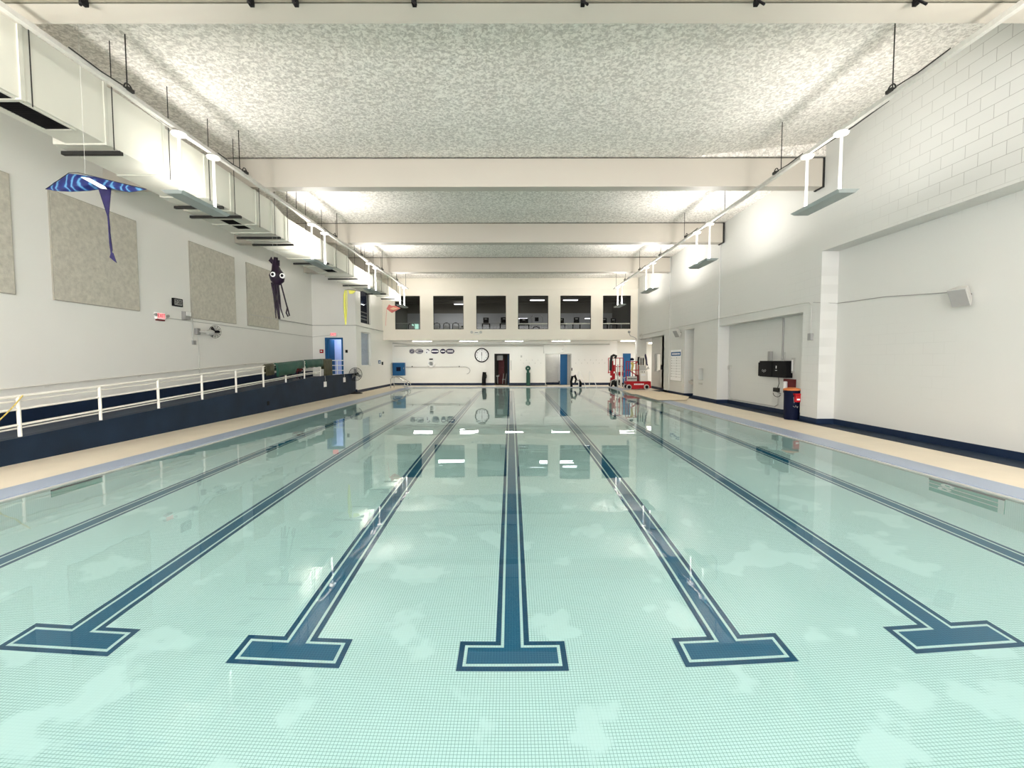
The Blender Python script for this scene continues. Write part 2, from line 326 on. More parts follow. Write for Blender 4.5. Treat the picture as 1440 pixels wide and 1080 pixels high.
# ---- shell
def room():
    # floor/deck (beige) as one ring round the pool with coping strip
    f = MB()
    cx0, cx1, cy1 = -7.96, 7.89, 34.5
    f.box(XL-0.3, cx0, YN, YB+12, -0.25, DZ); f.box(cx1, 9.33, YN, 40, -0.25, DZ); f.box(cx0, cx1, cy1, 38.6, -0.25, DZ)
    f.box(cx0, cx1, YN, PY0-0.62, -0.25, DZ); f.box(9.33, 14.5, 28.2, 40, -0.25, DZ-0.001)
    struct(f.build('floor', 'deck'))
    c = MB()
    c.box(cx0, PXL-0.07, PY0-0.62, cy1, -0.25, DZ+0.004); c.box(PXR+0.07, cx1, PY0-0.62, cy1, -0.25, DZ+0.004)
    c.box(PXL-0.07, PXR+0.07, PY1+0.07, cy1, -0.25, DZ+0.004); c.box(PXL-0.07, PXR+0.07, PY0-0.62, PY0-0.07, -0.25, DZ+0.004)
    struct(c.build('trim_1', 'coping')); C.objects['trim_1']['label'] = 'blue grey tiled coping around the pool'
    c = MB()
    c.box(PXL-0.07, PXL, PY0-0.07, PY1+0.07, -0.12, DZ-0.012); c.box(PXR, PXR+0.07, PY0-0.07, PY1+0.07, -0.12, DZ-0.012)
    c.box(PXL, PXR, PY1, PY1+0.07, -0.12, DZ-0.012); c.box(PXL, PXR, PY0-0.07, PY0, -0.12, DZ-0.012)
    struct(c.build('trim_2', 'copingedge')); C.objects['trim_2']['label'] = 'grey gutter lip at the water line'
    f = B(9.33, XR2, YN, 30.2, -0.25, DZ+0.004).build('floor_1', 'navyworn'); struct(f); f['label'] = 'navy painted floor strip along the right wall'
    # pool basin
    p = MB()
    p.add([(PXL, PY0, -PD), (PXR, PY0, -PD), (PXR, PY1, -PD), (PXL, PY1, -PD)], [(0, 1, 2, 3)])
    struct(p.build('floor_2', 'pool'))['label'] = 'white mosaic pool floor'
    w = MB(); t = 0.2
    w.box(PXL-t, PXL, PY0-t, PY1+t, -PD-0.1, -0.10); w.box(PXR, PXR+t, PY0-t, PY1+t, -PD-0.1, -0.10)
    w.box(PXL, PXR, PY1, PY1+t, -PD-0.1, -0.10); w.box(PXL, PXR, PY0-t, PY0, -PD-0.1, -0.10); w.box(PXL-t, PXR+t, PY0-t, PY1+t, -PD-0.2, -PD-0.01)
    struct(w.build('wall_pool', 'poolwall'))
    wt = MB().add([(PXL, PY0, 0), (PXR, PY0, 0), (PXR, PY1, 0), (PXL, PY1, 0)], [(0, 1, 2, 3)])
    tag(wt.build('pool_water', 'water'), 'still clear turquoise pool water reflecting the hall', 'water', kind='stuff')
    # left wall
    w = MB(); w.box(XL-0.3, XL, YN, YB, -0.2, 8.9); struct(w.build('wall_left', 'wall'))
    # projecting block: side face with two windows, near face with a door
    dz0, dz1, dx0, dx1 = 1.1, 3.42, -11.50, -10.44
    w = MB()
    w.box(XL, dx0, YB, YB+0.25, -0.2, 8.9); w.box(dx1, XB, YB, YB+0.25, -0.2, 8.9); w.box(dx0, dx1, YB, YB+0.25, dz1, 8.9); w.box(dx0, dx1, YB, YB+0.25, -0.2, dz0)
    struct(w.build('wall_block', 'wall'))
    w = MB(); a, b = 29.22, 31.23
    w.box(XB-0.25, XB, YB+0.25, a, -0.2, 8.9); w.box(XB-0.25, XB, b, Y2, -0.2, 8.9)
    w.box(XB-0.25, XB, a, b, -0.2, 1.7); w.box(XB-0.25, XB, a, b, 3.9, 4.47); w.box(XB-0.25, XB, a, b, 6.74, 8.9)
    struct(w.build('wall_block_side', 'wall'))
    # right wall: flat face with recesses
    w = MB()
    X9 = 15.0
    w.box(XR2, XR2+0.3, YN, 30.25, -0.2, 8.9)                       # back plane of the recesses
    w.box(XR, XR2, YN, 14.04, 5.33, 8.9)                            # over the near recess
    w.box(XR, XR2, 14.04, 14.87, -0.2, 8.9)                         # pilaster
    w.box(XR+0.05, XR2, 14.87, 20.95, 3.58, 8.9)                    # over the second recess
    w.box(XR, XR2, 20.95, 21.75, -0.2, 8.9)
    w.box(XR+0.03, XR2, 21.75, 22.50, -0.2, 8.9)
    # small niche 22.5-23.1, z 1.02-1.61
    w.box(XR+0.03, XR2, 22.50, 23.10, -0.2, 1.02); w.box(XR+0.03, XR2, 22.50, 23.10, 1.61, 8.9); w.box(XR+0.25, XR2, 22.5, 23.1, 1.02, 1.61)
    w.box(XR+0.03, XR2, 23.10, 23.75, -0.2, 8.9)
    w.box(XR+0.03, XR2, 23.75, 25.0, 3.68, 8.9)                      # alcove head
    w.box(XR+0.03, XR2, 25.0, 27.4, -0.2, 8.9); w.box(XR, XR2, 27.4, 28.3, -0.2, 8.9)
    w.box(XR+0.03, XR2, 28.3, 34.15, 3.60, 8.9)                     # lintel over the far opening
    struct(w.build('wall_right', 'block'))
    # far opening: panel with a window, column, corridor
    w = MB(); wy0, wy1, wz0, wz1 = 30.5, 31.8, 1.22, 2.5
    w.box(XR2, XR2+0.2, 28.3, wy0, -0.2, 3.6); w.box(XR2, XR2+0.2, wy1, 32.45, -0.2, 3.6); w.box(XR2, XR2+0.2, wy0, wy1, -0.2, wz0); w.box(XR2, XR2+0.2, wy0, wy1, wz1, 3.6)
    struct(w.build('wall_office', 'blocksoft'))
    struct(B(XR-0.03, 10.12, 34.15, 34.75, -0.2, 8.9).build('wall_column', 'blocksoft'))
    w = MB(); w.box(XR, 14.5, 40, 40.2, -0.2, 3.8); w.box(14.3, 14.5, 28, 40, -0.2, 3.8); w.box(XR2+0.2, 14.5, 28.1, 28.3, -0.2, 3.8)
    struct(w.build('wall_corridor', 'wall'))
    # far wall below the gallery with two doorways
    w = MB(); d1, d2, dz = (-1.32, -0.18), (2.76, 4.83), 2.54
    w.box(XB-0.25, d1[0], Y2, Y2+0.2, -0.2, ZG-0.002); w.box(d1[1], d2[0], Y2, Y2+0.2, -0.2, ZG-0.002); w.box(d2[1], 8.55, Y2, Y2+0.2, -0.2, ZG-0.002)
    for d in (d1, d2): w.box(d[0], d[1], Y2, Y2+0.2, dz, ZG-0.002)
    w.box(8.35, 8.55, Y2+0.2, 38.6, -0.2, ZG); w.box(8.55, 14.3, 38.4, 38.6, -0.2, ZG)
    struct(w.build('wall_far', 'wall'))
    # rooms behind the doorways
    w = MB(); w.box(d1[0]-0.5, d1[0]-0.3, Y2+0.2, 41, -0.2, 3.2); w.box(d1[1]+0.6, d1[1]+0.8, Y2+0.2, 41, -0.2, 3.2); w.box(d1[0]-0.5, d1[1]+0.8, 41, 41.2, -0.2, 3.2); w.box(d1[0]-0.5, d1[1]+0.8, Y2+0.2, 41, 3.0, 3.2); w.box(d1[0]-0.5, d1[1]+0.8, Y2+0.2, 41, -0.2, 0.03)
    struct(w.build('wall_closet', 'gdark'))
    w = MB(); w.box(d2[0]-0.6, d2[0]-0.4, Y2+0.2, 38.3, -0.2, 3.2); w.box(d2[1]+0.4, d2[1]+0.6, Y2+0.2, 38.3, -0.2, 3.2); w.box(d2[0]-0.6, d2[1]+0.6, 38.1, 38.3, -0.2, 3.2); w.box(d2[0]-0.6, d2[1]+0.6, Y2+0.2, 38.3, 3.0, 3.2); w.box(d2[0]-0.6, d2[1]+0.6, Y2+0.2, 38.1, -0.2, 0.03)
    struct(w.build('wall_passage', 'wall'))
    # gallery front with six openings
    w = MB(); zs, zt = 4.365, 6.85
    wins = [(-8.68, -6.80), (-5.82, -3.56), (-2.61, -0.39), (0.51, 2.77), (3.67, 5.96), (6.85, 8.94)]
    xs = [XB] + [v for q in wins for v in q] + [XR]
    for i in range(0, len(xs), 2): w.box(xs[i], xs[i+1], Y1, Y1+0.22, ZG, 7.32)
    for a, b in wins: w.box(a, b, Y1, Y1+0.22, ZG, zs); w.box(a, b, Y1, Y1+0.22, zt, 7.32)
    w.box(XB, XR, Y1-0.05, Y1+0.22, 7.32, 8.2)
    struct(w.build('wall_gallery', 'beige'))
    struct(B(XB, XR, Y1+0.22, Y2+0.2, ZG, ZG+0.19).build('ceiling_gallery', 'wall'))
    C.objects['ceiling_gallery']['label'] = 'white soffit under the gallery'
    for i, (a, b) in enumerate(wins):
        fr = MB(); t = 0.035
        fr.box(a, a+t, Y1+0.10, Y1+0.16, zs, zt); fr.box(b-t, b, Y1+0.10, Y1+0.16, zs, zt); fr.box(a+t, b-t, Y1+0.10, Y1+0.16, zs, zs+t); fr.box(a+t, b-t, Y1+0.10, Y1+0.16, zt-t, zt)
        wo = struct(fr.build('window_%d' % (i+1), 'dark', origin=((a+b)/2, Y1+0.13, zs)))
        B(a+t, b-t, Y1+0.125, Y1+0.135, zs+t, zt-t).build('pane', 'glass', wo)
    # gallery room shell
    w = MB(); w.box(XB-0.25, XR+0.3, 43.5, 43.7, ZG, 6.5)
    struct(w.build('wall_gallery_back', 'ggrey'))
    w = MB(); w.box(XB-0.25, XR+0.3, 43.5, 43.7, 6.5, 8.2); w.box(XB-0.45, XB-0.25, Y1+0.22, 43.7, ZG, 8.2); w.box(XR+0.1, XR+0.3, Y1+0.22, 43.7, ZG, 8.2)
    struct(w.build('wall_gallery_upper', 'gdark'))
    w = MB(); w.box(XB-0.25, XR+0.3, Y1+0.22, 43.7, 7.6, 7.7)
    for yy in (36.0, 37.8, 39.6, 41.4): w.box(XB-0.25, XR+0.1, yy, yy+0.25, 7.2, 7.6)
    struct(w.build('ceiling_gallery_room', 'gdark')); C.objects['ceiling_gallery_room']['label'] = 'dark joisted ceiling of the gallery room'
    struct(B(XB-0.25, XR+0.3, Y1+0.22, 43.7, ZG+0.2, ZG+0.23).build('floor_gallery', 'gdark'))
    # wall behind the camera, with glazing added as a source of fill light
    w = MB(); w.box(XL-0.3, XR2+0.3, YN-0.2, YN, -0.3, 0.9); w.box(XL-0.3, XR2+0.3, YN-0.2, YN, 7.6, 8.9); w.box(XL-0.3, -11.9, YN-0.2, YN, 0.9, 7.6); w.box(9.2, XR2+0.3, YN-0.2, YN, 0.9, 7.6)
    struct(w.build('wall_near_unseen', 'wall'))
    m = MB()
    for i in range(8): x = -11.9+i*(21.1/7); m.box(x-0.05, x+0.05, YN-0.15, YN-0.05, 0.9, 7.6)
    for z in (0.95, 3.1, 5.3, 7.55): m.box(-11.9, 9.2, YN-0.14, YN-0.06, z-0.04, z+0.04)
    struct(m.build('window_12', 'white'))['label'] = 'large glazing added at the near end for fill light'  # not a real window: glazing bars added around the fill light
    # ceiling, bay by bay (the near bays rise a little towards the right wall)
    ys = [YN] + [b[1] for b in BEAMS if b[0] > YN]; ye = [b[0] for b in BEAMS if b[0] > YN] + [34.2]
    for y0, y1 in zip(ys, ye):
        zr = 8.62 if y1 < 15 else 8.16
        m = MB(); m.prism([(XL-0.3, y0-0.4, 8.13), (5.3, y0-0.4, 8.13), (XR+0.6, y0-0.4, zr), (XR+0.6, y0-0.4, 8.9), (XL-0.3, y0-0.4, 8.9)], (0, y1-y0+0.4, 0))
        struct(m.build('ceiling', 'stucco')); 
    struct(B(XR2+0.2, 14.3, 28.3, 40, 3.4, 3.6).build('ceiling_corridor', 'wall'))
    struct(B(8.35, 14.3, 34.75, 38.6, ZG+0.02, ZG+0.18).build('ceiling_side', 'wall'))
room()
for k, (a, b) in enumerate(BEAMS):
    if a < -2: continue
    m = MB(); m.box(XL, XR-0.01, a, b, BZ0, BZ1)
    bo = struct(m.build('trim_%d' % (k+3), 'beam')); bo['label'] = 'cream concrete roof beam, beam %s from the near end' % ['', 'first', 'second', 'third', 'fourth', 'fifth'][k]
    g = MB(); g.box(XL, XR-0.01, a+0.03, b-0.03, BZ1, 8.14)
    g.build('shadow_gap', 'gapshade', bo, origin=(0, a, 8.1))
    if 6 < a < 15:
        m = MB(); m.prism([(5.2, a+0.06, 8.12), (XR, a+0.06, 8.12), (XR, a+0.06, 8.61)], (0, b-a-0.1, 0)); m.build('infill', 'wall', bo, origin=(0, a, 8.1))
    if 6 < a < 8: B(XL, XR-0.01, a-0.03, a-0.001, BZ0, BZ1).build('face_shade', 'faceshade', bo, origin=(0, a, 8.1))['label'] = 'dark sheet for the shade on the near face'  # thin sheet paints the unlit near face of this beam
    if a > 6:
        m = MB(); m.box(XR-0.06, XR-0.002, a-0.02, b+0.02, BZ0-0.03, BZ1+0.02); m.build('end_shadow', 'dark' if a < 25 else 'midgrey', bo, origin=(XR, a, 8.1))  # dark plate stands for the shadow where the beam meets the wall
# navy skirtings
s = MB(); sz = 0.20
s.box(XR-0.012, XR, 14.03, 14.88, DZ, sz); s.box(XR, XR2, 14.028, 14.04, DZ, sz); s.box(XR2-0.012, XR2, YN, 14.03, DZ, sz); s.box(XR2-0.012, XR2, 14.88, 20.94, DZ, sz)
s.box(XR, XR2-0.012, 20.938, 20.95, DZ, sz); s.box(XR-0.012, XR+0.03, 20.94, 23.75, DZ, sz); s.box(XR-0.0, XR+0.03, 25.0, 28.3, DZ, sz); s.box(XR+0.03, XR2-0.01, 24.98, 25.0, DZ, sz)
s.box(XR2-0.012, XR2, 23.75, 24.98, DZ, sz); s.box(XR2-0.012, XR2, 28.3, 32.45, DZ, sz); s.box(XR, XR2, 23.75, 23.76, DZ, sz)
struct(s.build('baseboard_right', 'navy'))
s = MB(); s.box(XB, -1.36, Y2-0.012, Y2, DZ, sz+0.02); s.box(-0.14, 2.76, Y2-0.012, Y2, DZ, sz+0.02); s.box(4.87, 8.55, Y2-0.012, Y2, DZ, sz+0.02); s.box(2.4, 4.05, 38.08, 38.1, DZ, sz+0.12)
struct(s.build('baseboard_far', 'navy'))
s = MB(); s.box(XB, XB+0.012, YB, Y2-0.012, DZ, sz); s.box(-10.3, XB+0.012, YB-0.012, YB, DZ, sz+0.05)
struct(s.build('baseboard_left', 'navy'))

# ---------------------------------------------------------------- lane markings (tiled into the pool floor)
HW, LW, TB, TT, LS = 1.0485/2, 0.3357/2, 4.0724, 0.3786, 2.13
def lane_shape(k, ins, z, dz):
    cx = k*LS; y0 = TB+ins; y1 = TB+TT-ins; w = HW-ins; l = LW-ins; ye = 32.3-ins
    p = [(cx-w, y0), (cx+w, y0), (cx+w, y1), (cx+l, y1), (cx+l, ye), (cx-l, ye), (cx-l, y1), (cx-w, y1)]
    return MB().prism([(x, y, z) for x, y in p], (0, 0, dz))
names = {-3: 'lane line nearest the ramp wall, its near end out of frame', -2: 'leftmost complete T-ended lane line', -1: 'T-ended lane line just left of the centre one', 0: 'centre lane line running straight ahead with its T at the bottom', 1: 'T-ended lane line just right of the centre one', 2: 'rightmost complete T-ended lane line', 3: 'lane line nearest the right wall, its near end out of frame'}
for k in range(-3, 4):
    o = lane_shape(k, 0, -PD, 0.003).build('lane_marking', 'navytile', origin=(k*LS, TB, -PD)); tag(o, names[k], 'lane marking', 'navy lane markings on the pool floor')
    a = lane_shape(k, 0.054, -PD+0.003, 0.002).build('white_border', 'whitetile', o); a['label'] = 'white tile outline'
    lane_shape(k, 0.054+0.031, -PD+0.005, 0.002).build('blue_core', 'navycore', o)

# ---------------------------------------------------------------- reflections in the water, shaped as panels on the pool side walls
def uw(name, x, y0, y1, z0, z1, label, frames):
    sgn = 1 if x < 0 else -1
    t = thing(name, label, 'reflection panel', (x, (y0+y1)/2, z0), 'reflections shaped as panels under water')
    m = MB(); m.box(x-0.02*sgn, x+0.012*sgn, y0, y1, z0, z1); m.build('pane', paint('teal reflection', (0.10, 0.42, 0.36), 0.3, var=0.2, scale=3), t)  # not a real pane: teal sheet stands for a reflection in the water
    m = MB(); m.box(x-0.02*sgn, x+0.02*sgn, y0, y1, z1, z1+0.09); m.build('top_band', 'navy', t)
    if frames:
        m = MB()
        for zz in (z0+0.28, z0+0.55): m.box(x+0.012*sgn, x+0.03*sgn, y0, y1, zz, zz+0.03)
        m.box(x+0.012*sgn, x+0.03*sgn, y0, y0+0.07, z0, z1); m.build('frame', 'white', t)
        for yy, zz in ((y1-0.35, z0+0.70), (y1-0.30, z0+0.42)): MB().torus((x+0.03*sgn, yy, zz), 0.085, 0.025, 'x', 20, 8).build('ring', 'white', t, smooth=True)
uw('reflection_panel', PXL, 7.15, 8.05, -0.62, -0.2, 'teal panel with navy top edge standing for a reflection on the left side', False)
uw('reflection_panel', PXR, 6.55, 7.75, -1.0, -0.2, 'teal panel with white shelves and rings standing for a reflection on the right side', True)

# ---------------------------------------------------------------- ramp on the left
CX = -9.65
def rz(y): return 0.51+0.0527*(y-8.5) if y < 21.5 else min(1.25, 1.195+0.03*(y-21.5))
ysr = [YN, 2, 8.5, 14, 21.5, 23.5, 28.2]
m = MB()
for a, b in zip(ysr[:-1], ysr[1:]):
    for (x0, x1) in ((CX-0.2, CX),):
        m.add([(x0, a, DZ), (x1, a, DZ), (x1, b, DZ), (x0, b, DZ), (x0, a, rz(a)), (x1, a, rz(a)), (x1, b, rz(b)), (x0, b, rz(b))], [(0,3,2,1),(4,5,6,7),(0,1,5,4),(1,2,6,5),(2,3,7,6),(3,0,4,7)])
struct(m.build('wall_ramp', 'navyworn'))['label'] = 'worn navy curb wall of the ramp'
m = MB()
for a, b in zip(ysr[:-1], ysr[1:]):
    x0, x1, d = XL, CX-0.2, 0.17
    m.add([(x0, a, DZ), (x1, a, DZ), (x1, b, DZ), (x0, b, DZ), (x0, a, rz(a)-d), (x1, a, rz(a)-d), (x1, b, rz(b)-d), (x0, b, rz(b)-d)], [(0,3,2,1),(4,5,6,7),(0,1,5,4),(1,2,6,5),(2,3,7,6),(3,0,4,7)])
struct(m.build('floor_ramp', 'navy'))
m = MB()
for a, b in zip(ysr[:-1], ysr[1:]):
    x0, x1 = XL, XL+0.015
    m.add([(x0, a, rz(a)-0.2), (x1, a, rz(a)-0.2), (x1, b, rz(b)-0.2), (x0, b, rz(b)-0.2), (x0, a, rz(a)+0.16), (x1, a, rz(a)+0.16), (x1, b, rz(b)+0.16), (x0, b, rz(b)+0.16)], [(0,3,2,1),(4,5,6,7),(0,1,5,4),(1,2,6,5),(2,3,7,6),(3,0,4,7)])
struct(m.build('baseboard_ramp', 'navy'))
CXR = CX-0.09
t = thing('guard_rail', 'cream painted pipe guard rail with three bars standing on the ramp curb', 'railing', (CXR, 8.97, rz(8.97)))
pys = [1.85+1.78*i for i in range(13)]
for y in pys:
    MB().tube([(CXR, y, rz(y)), (CXR, y, rz(y)+0.80)], 0.034, 10).build('post', 'rail', t, smooth=True)
for h, r in ((0.80, 0.030), (0.545, 0.024), (0.235, 0.024)):
    MB().tube([(CXR, y, rz(y)+h) for y in (-3, 8.5, 14, 21.5, 23.2)], r, 10).build('rail_bar', 'rail', t, smooth=True)
MB().tube([(CXR-0.07, y, rz(y)+0.70) for y in (-3, 8.5, 14, 21.5, 23.2)], 0.02, 8).build('hand_rail', 'rail', t, smooth=True)
MB().tube([(CXR-0.07, y, rz(y)+0.16) for y in (-3, 8.5, 14, 21.5, 23.2)], 0.018, 8).build('hand_rail', 'rail', t, smooth=True)
# wall-side handrail
t = thing('wall_hand_rail', 'thin cream handrail fixed low on the left wall beside the ramp', 'railing', (XL+0.1, 12, rz(12)+0.7))
MB().tube([(XL+0.09, y, rz(y)+0.72) for y in (-3, 8.5, 14, 21.5, 26)], 0.02, 8).build('rail_bar', 'rail', t, smooth=True)
for y in (6, 9, 12, 15, 18, 21, 24): MB().tube([(XL, y, rz(y)+0.66), (XL+0.09, y, rz(y)+0.66), (XL+0.09, y, rz(y)+0.71)], 0.01, 6).build('bracket', 'rail', t)
# landing gate rail in front of the door
t = thing('landing_rail', 'short white three-bar rail in front of the blue doorway', 'railing', (-10.6, 27.6, 1.1))
for x in (-10.95, -10.55, -10.12): MB().tube([(x, 27.6, 1.08), (x, 27.6, 2.08)], 0.028, 8).build('post', 'white', t, smooth=True)
for z in (2.05, 1.75, 1.45, 1.2): MB().tube([(-10.95, 27.6, z), (-10.12, 27.6, z)], 0.024, 8).build('rail_bar', 'white', t, smooth=True)
# yellow rope at the near post
a = onX(32, 556, CXR+0.05); b = onX(0, 590, CXR+0.05); pts = [a.lerp(b, i/8)+Vector((0, 0, -0.02*math.sin(PI*i/8))) for i in range(12)]
tag(MB().tube(pts, 0.012, 6).build('rope', 'yellowtape', origin=a), 'frayed yellow rope tied to the nearest rail post', 'rope')

# draped mats over the rail
def drape(name, y0, y1, front, back, mat, label, cat, notch=None):
    ztop = lambda y: rz(y)+0.85
    m = MB(); n = 14; X0 = CXR
    prof = lambda y, fr: [(X0+0.055, ztop(y)-fr), (X0+0.06, ztop(y)-fr*0.5), (X0+0.05, ztop(y)-0.04), (X0, ztop(y)+0.012), (X0-0.05, ztop(y)-0.04), (X0-0.06, ztop(y)-back*0.5), (X0-0.055, ztop(y)-back)]
    vs = []; th = 0.022
    for i in range(n+1):
        y = y0+(y1-y0)*i/n; fr = front if not notch or (y-y0)/(y1-y0) < notch[0] else notch[1]
        fr += 0.012*math.sin(i*1.7)
        for x, z in prof(y, fr): vs.append(Vector((x+0.008*math.sin(i*1.1+z*5), y, z)))
    fs = []
    for i in range(n):
        for j in range(6): a = i*7+j; fs.append((a, a+1, a+8, a+7))
    m.add(vs, fs); o = m.build(name, mat, origin=(X0, y0, ztop(y0)), smooth=True)
    sm = o.modifiers.new('thick', 'SOLIDIFY'); sm.thickness = th; sm.offset = 1
    return tag(o, label, cat, 'vinyl mats hung over the ramp rail')
drape('vinyl_mat', 18.75, 21.28, 0.52, 0.3, 'green', 'green vinyl mat with a stepped lower edge draped over the rail', 'mat', (0.66, 0.33))
drape('vinyl_mat', 21.45, 23.45, 0.36, 0.3, 'green', 'green vinyl mat on the rail, between the stepped mat and the olive one', 'mat')
drape('vinyl_mat', 23.5, 24.6, 0.84, 0.5, 'olive', 'tall olive mat hanging at the door end of the rail', 'mat')
drape('vinyl_mat', 17.95, 18.6, 0.42, 0.4, 'olive', 'narrow olive flap hanging at the camera end of the mats', 'mat')
t = thing('wheelchair', 'dark red wheelchair seen through the rail on the ramp landing', 'wheelchair', (-11.2, 23.6, 1.05))
m = MB().box(-11.5, -10.95, 23.2, 23.8, 1.45, 1.52); m.build('seat', 'dred', t, bevel=0.02)
B(-11.5, -10.95, 23.8, 23.86, 1.5, 1.95).build('backrest', 'dred', t, bevel=0.02)
for x in (-11.55, -10.9):
    MB().torus((x, 23.6, 1.36), 0.28, 0.02, 'x', 24, 6).build('wheel', 'black', t, smooth=True)
    MB().tube([(x, 23.15, 1.12), (x, 23.2, 1.5), (x, 23.82, 1.55), (x, 23.86, 2.0), (x, 24.0, 2.0)], 0.014, 8).build('side_frame', 'dred', t, smooth=True)
# tags hanging on the curb wall
for y, zc, lab in ((onX(457, 540, CX).y, 1.0, 'white tag on a dark lanyard hanging on the curb, under the olive mat'), (onX(484, 532, CX).y, 1.12, 'white tag hanging on the curb beside the pedestal fan')):
    t = thing('hanging_tag', lab, 'tag', (CX+0.02, y, zc))
    B(CX+0.005, CX+0.02, y-0.17, y+0.17, zc-0.32, zc-0.05).build('card', 'paper', t)
    MB().tube([(CX+0.012, y, zc-0.05), (CX+0.012, y+0.04, zc+0.1), (CX+0.012, y-0.02, rz(y)+0.01)], 0.012, 6).build('lanyard', 'grey', t)
p = onX(377, 567, CX); tag(B(CX, CX+0.01, p.y-0.08, p.y+0.08, p.z-0.08, p.z+0.08).build('wall_box', 'black', origin=p), 'small black outlet box low on the navy curb', 'outlet')

# ---------------------------------------------------------------- left wall fittings
PAN = [(8.5, 11.38, 'tan acoustic panel cut off by the left edge of the photo'), (12.33, 15.15, 'tan acoustic panel behind the blue ray kite'), (17.6, 20.43, 'tan acoustic panel just right of the wall fan'), (21.34, 24.15, 'tan acoustic panel farthest along the left wall, by the squid kite')]
for a, b, lab in PAN:
    t = thing('acoustic_panel', lab, 'acoustic panel', (XL, a, 3.67), 'acoustic panels on the left wall')
    B(XL, XL+0.05, a+0.02, b-0.02, 3.69, 6.58).build('fabric_face', 'panel', t)
    m = MB(); m.box(XL, XL+0.045, a, a+0.02, 3.67, 6.6); m.box(XL, XL+0.045, b-0.02, b, 3.67, 6.6); m.box(XL, XL+0.045, a+0.02, b-0.02, 3.67, 3.69); m.box(XL, XL+0.045, a+0.02, b-0.02, 6.58, 6.6); m.build('edge_trim', 'paneledge', t)
t = thing('digital_clock', 'black digital wall clock showing grey digits on the left wall', 'clock', (XL, 16.87, 4.17))
B(XL, XL+0.07, 16.63, 17.11, 4.03, 4.32).build('case', 'black', t, bevel=0.01); B(XL+0.07, XL+0.074, 16.68, 17.06, 4.07, 4.28).build('display', 'grey', t)
text('7:20', 'digits', (XL+0.077, 16.87, 4.175), 0.2, 'black', t, rot=(PI/2, 0, PI/2))
def exit_sign(loc, axis, label):
    x, y, z = loc; t = thing('exit_sign', label, 'exit sign', loc, 'lit exit signs')
    if axis == 'x':
        B(x, x+0.09, y-0.2, y+0.2, z-0.12, z+0.12).build('housing', 'white', t, bevel=0.01); B(x+0.09, x+0.094, y-0.17, y+0.17, z-0.09, z+0.09).build('face', 'exit', t)
        text('EXIT', 'lettering', (x+0.097, y, z), 0.17, 'red', t, rot=(PI/2, 0, PI/2)); B(x, x+0.08, y-0.16, y+0.18, z-0.17, z-0.12).build('battery_box', 'dred', t)
        for s in (-1, 1): MB().lathe((x+0.06, y+s*0.28, z+0.02), [(0.02, 0), (0.05, 0.05), (0.05, 0.08)], 'x', 14).build('lamp_head', 'grey', t, smooth=True)
    else:
        B(x-0.2, x+0.2, y-0.08, y, z-0.12, z+0.12).build('housing', 'white', t, bevel=0.01); B(x-0.17, x+0.17, y-0.084, y-0.08, z-0.09, z+0.09).build('face', 'exit', t)
        text('EXIT', 'lettering', (x, y-0.087, z), 0.17, 'red', t)
        MB().lathe((x+0.28, y-0.07, z), [(0.05, 0), (0.05, 0.05), (0.02, 0.07)], 'y', 14).build('lamp_head', 'white', t, smooth=True)
exit_sign((XL, 16.0, 3.6), 'x', 'red lit EXIT sign with emergency lamps on the long left wall')
exit_sign((-10.99, YB, 3.66), 'y', 'red lit EXIT sign above the blue doorway')
t = thing('alarm_box', 'grey square alarm box on the left wall above the fan', 'alarm box', (XL, 17.25, 3.73))
B(XL, XL+0.14, 17.1, 17.4, 3.58, 3.88).build('body', 'grey', t, bevel=0.01); B(XL+0.14, XL+0.16, 17.15, 17.4, 3.72, 3.87).build('strobe', 'white', t)
t = thing('wall_fan', 'small grey caged fan angled out from the left wall', 'fan', (XL, 18.0, 3.2))
B(XL, XL+0.12, 17.75, 17.95, 3.05, 3.3).build('bracket', 'grey', t, bevel=0.02)
MB().tube([(XL+0.1, 17.9, 3.18), (XL+0.4, 18.0, 3.15)], 0.03, 8).build('arm', 'midgrey', t, smooth=True)
MB().lathe((XL+0.35, 18.02, 3.15), [(0.07, 0), (0.11, 0.05), (0.11, 0.25), (0.06, 0.3)], 'y', 16).build('motor', 'midgrey', t, smooth=True)
m = MB(); cy = 18.38
for i in range(5): m.torus((XL+0.4, cy, 3.2), 0.05+0.05*i, 0.008, 'y', 22, 5)
for i in range(12): w = 2*PI*i/12; m.tube([(XL+0.4, cy+0.02, 3.2), (XL+0.4+0.25*math.cos(w), cy, 3.2+0.25*math.sin(w))], 0.006, 4)
m.build('cage', 'dark', t, smooth=True)
m = MB()
for i in range(3):
    w = 2*PI*i/3; R = Matrix.Rotation(w, 3, 'Y') @ Matrix.Rotation(0.4, 3, 'X'); m.cbox(Vector((XL+0.4, cy-0.04, 3.2)) + Matrix.Rotation(w, 3, 'Y') @ Vector((0.12, 0, 0)), (0.18, 0.01, 0.10), R)
m.build('blades', 'black', t)
tag(MB().tube([(XL+0.03, 17.9, 3.05), (XL+0.03, 17.95, 2.2), (XL+0.03, 17.93, 1.55)], 0.012, 6).build('cable', 'midgrey', origin=(XL, 17.9, 3.05)), 'thin grey cord dropping down the wall from the wall fan', 'cable')
tag(MB().tube([(XL+0.03, 17.62, 3.75), (XL+0.03, 17.62, 2.75)], 0.022, 6).build('conduit', 'midgrey', origin=(XL, 17.62, 3.75)), 'short vertical grey conduit left of the wall fan', 'conduit')
B(XL, XL+0.07, 17.6, 17.75, 2.66, 2.82).build('junction_box', 'grey', C.objects['conduit'])
